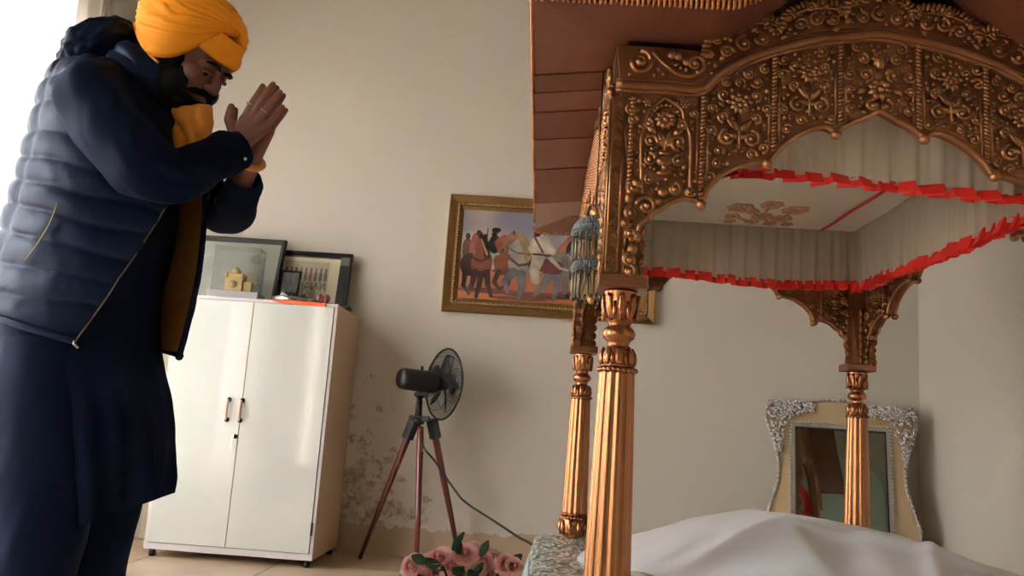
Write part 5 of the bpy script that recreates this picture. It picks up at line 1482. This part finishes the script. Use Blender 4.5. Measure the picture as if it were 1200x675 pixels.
farp=[P(165,110,Y=2.12),P(205,170,Y=2.15),P(252,240,Y=2.13),P(272,248,Y=2.10),P(283,225,Y=2.03),P(288,207,Y=1.985)]
mb,c=cloth_tube(farp,[.07,.07,.055,.052,.045,.037],5,.008); mobj(mb,'sleeve',NAVYK)
mb=MB(); mb.ell(P(287,186,Y=1.84),(.005,.004,.005),8,6); mobj(mb,'cuff_button',STEEL)
# bracelet and rings
def ring(mb,c,axis,r,t,n=24):
    a=axis.normalized(); b=a.orthogonal().normalized(); d=a.cross(b)
    mb.tube([c+(b*math.cos(2*PI*i/n)+d*math.sin(2*PI*i/n))*r for i in range(n)],t,8,closed=True)
wF=P(293,192,Y=1.955); axF=P(300,160,Y=1.93)-P(283,225,Y=2.03)
mb=MB(); ring(mb,wF+axF.normalized()*.006,axF,.030,.008); mobj(mb,'bracelet',mat('copper_orange_bracelet','#d08a4a',.4,.4,.1))
for (x,y,x2,y2,Yr) in ((293,123,308,101,1.884),(309,131,328,108,1.884)):
    mb=MB(); a=P(x2,y2,Y=Yr)-P(x,y,Y=Yr); ring(mb,P(x,y,Y=Yr)+Vector((.002,0,0)),a,.0105,.0020); mobj(mb,'finger_ring',GOLDB)
# scarf at the throat
def scarf(u,v):
    L_=catmull([Q(203,130,-.10),Q(205,145,-.115),Q(206,165,-.12),Q(208,215,-.11)],4); R2=catmull([Q(246,124,-.08),Q(248,143,-.09),Q(247,170,-.09),Q(240,215,-.08)],4)
    n=len(L_)-1; i=min(n-1,int(v*n)); t=v*n-i; a=L_[i].lerp(L_[i+1],t); b=R2[i].lerp(R2[i+1],t); p=a.lerp(b,u)
    return p+Vector((0,-.018*math.sin(u*PI)+.006*math.sin(u*13-6*v+2*math.sin(v*4))*(.4+v)+.008*noise.noise(Vector((u*4,v*6,2))),.0))
mb=MB(); mb.grid(scarf,50,40); o=mobj(mb,'scarf',SCARF); md=o.modifiers.new('s','SOLIDIFY'); md.thickness=.006
# trousers
for Yl,x0,sd in ((1.84,-1.05,3),(2.08,-1.03,8)):
    hip=Vector((Q(92,400).x,lerp(1.95,Yl,.8),.84)); kn=Vector((Q(84,590).x,Yl,.45)); an=Vector((x0-.02,Yl,.10))
    mb,c=cloth_tube([hip,hip.lerp(kn,.5),kn,kn.lerp(an,.5),an],[.11,.11,.092,.08,.06],sd,.008); mobj(mb,'trouser_leg',NAVYK)
# ================================================================== LIGHT
w=bpy.data.worlds.new('daylight'); sc.world=w; w.use_nodes=True; nt=w.node_tree; bg=nt.nodes['Background']
tc=nt.nodes.new('ShaderNodeTexCoord'); sp=nt.nodes.new('ShaderNodeSeparateXYZ'); nt.links.new(tc.outputs['Generated'],sp.inputs[0])
rp=nt.nodes.new('ShaderNodeValToRGB'); mr=nt.nodes.new('ShaderNodeMapRange'); mr.inputs['From Min'].default_value=-1; mr.inputs['From Max'].default_value=1
nt.links.new(sp.outputs['Z'],mr.inputs['Value']); nt.links.new(mr.outputs['Result'],rp.inputs['Fac'])
e=rp.color_ramp.elements; e[0].position=.47; e[0].color=(.17,.14,.11,1); e[1].position=.51; e[1].color=(.88,.90,.92,1); q=e.new(.80); q.color=(.90,.96,1.05,1)
nt.links.new(rp.outputs['Color'],bg.inputs['Color']); bg.inputs['Strength'].default_value=26
sc.view_settings.exposure=EXPO
sc.cycles.max_bounces=10; sc.cycles.diffuse_bounces=6; sc.cycles.transparent_max_bounces=16; sc.cycles.sample_clamp_indirect=6
sc.cycles.use_denoising=True

sl=bpy.data.lights.new('sunlight','SUN'); sl.energy=SUNE; sl.angle=.02; sl.color=(1,.90,.78)
so=bpy.data.objects.new('sunlight',sl); COL.objects.link(so); so.location=(-5,3,6)
so.rotation_euler=Vector((.50,-.28,-.82)).to_track_quat('-Z','Y').to_euler()
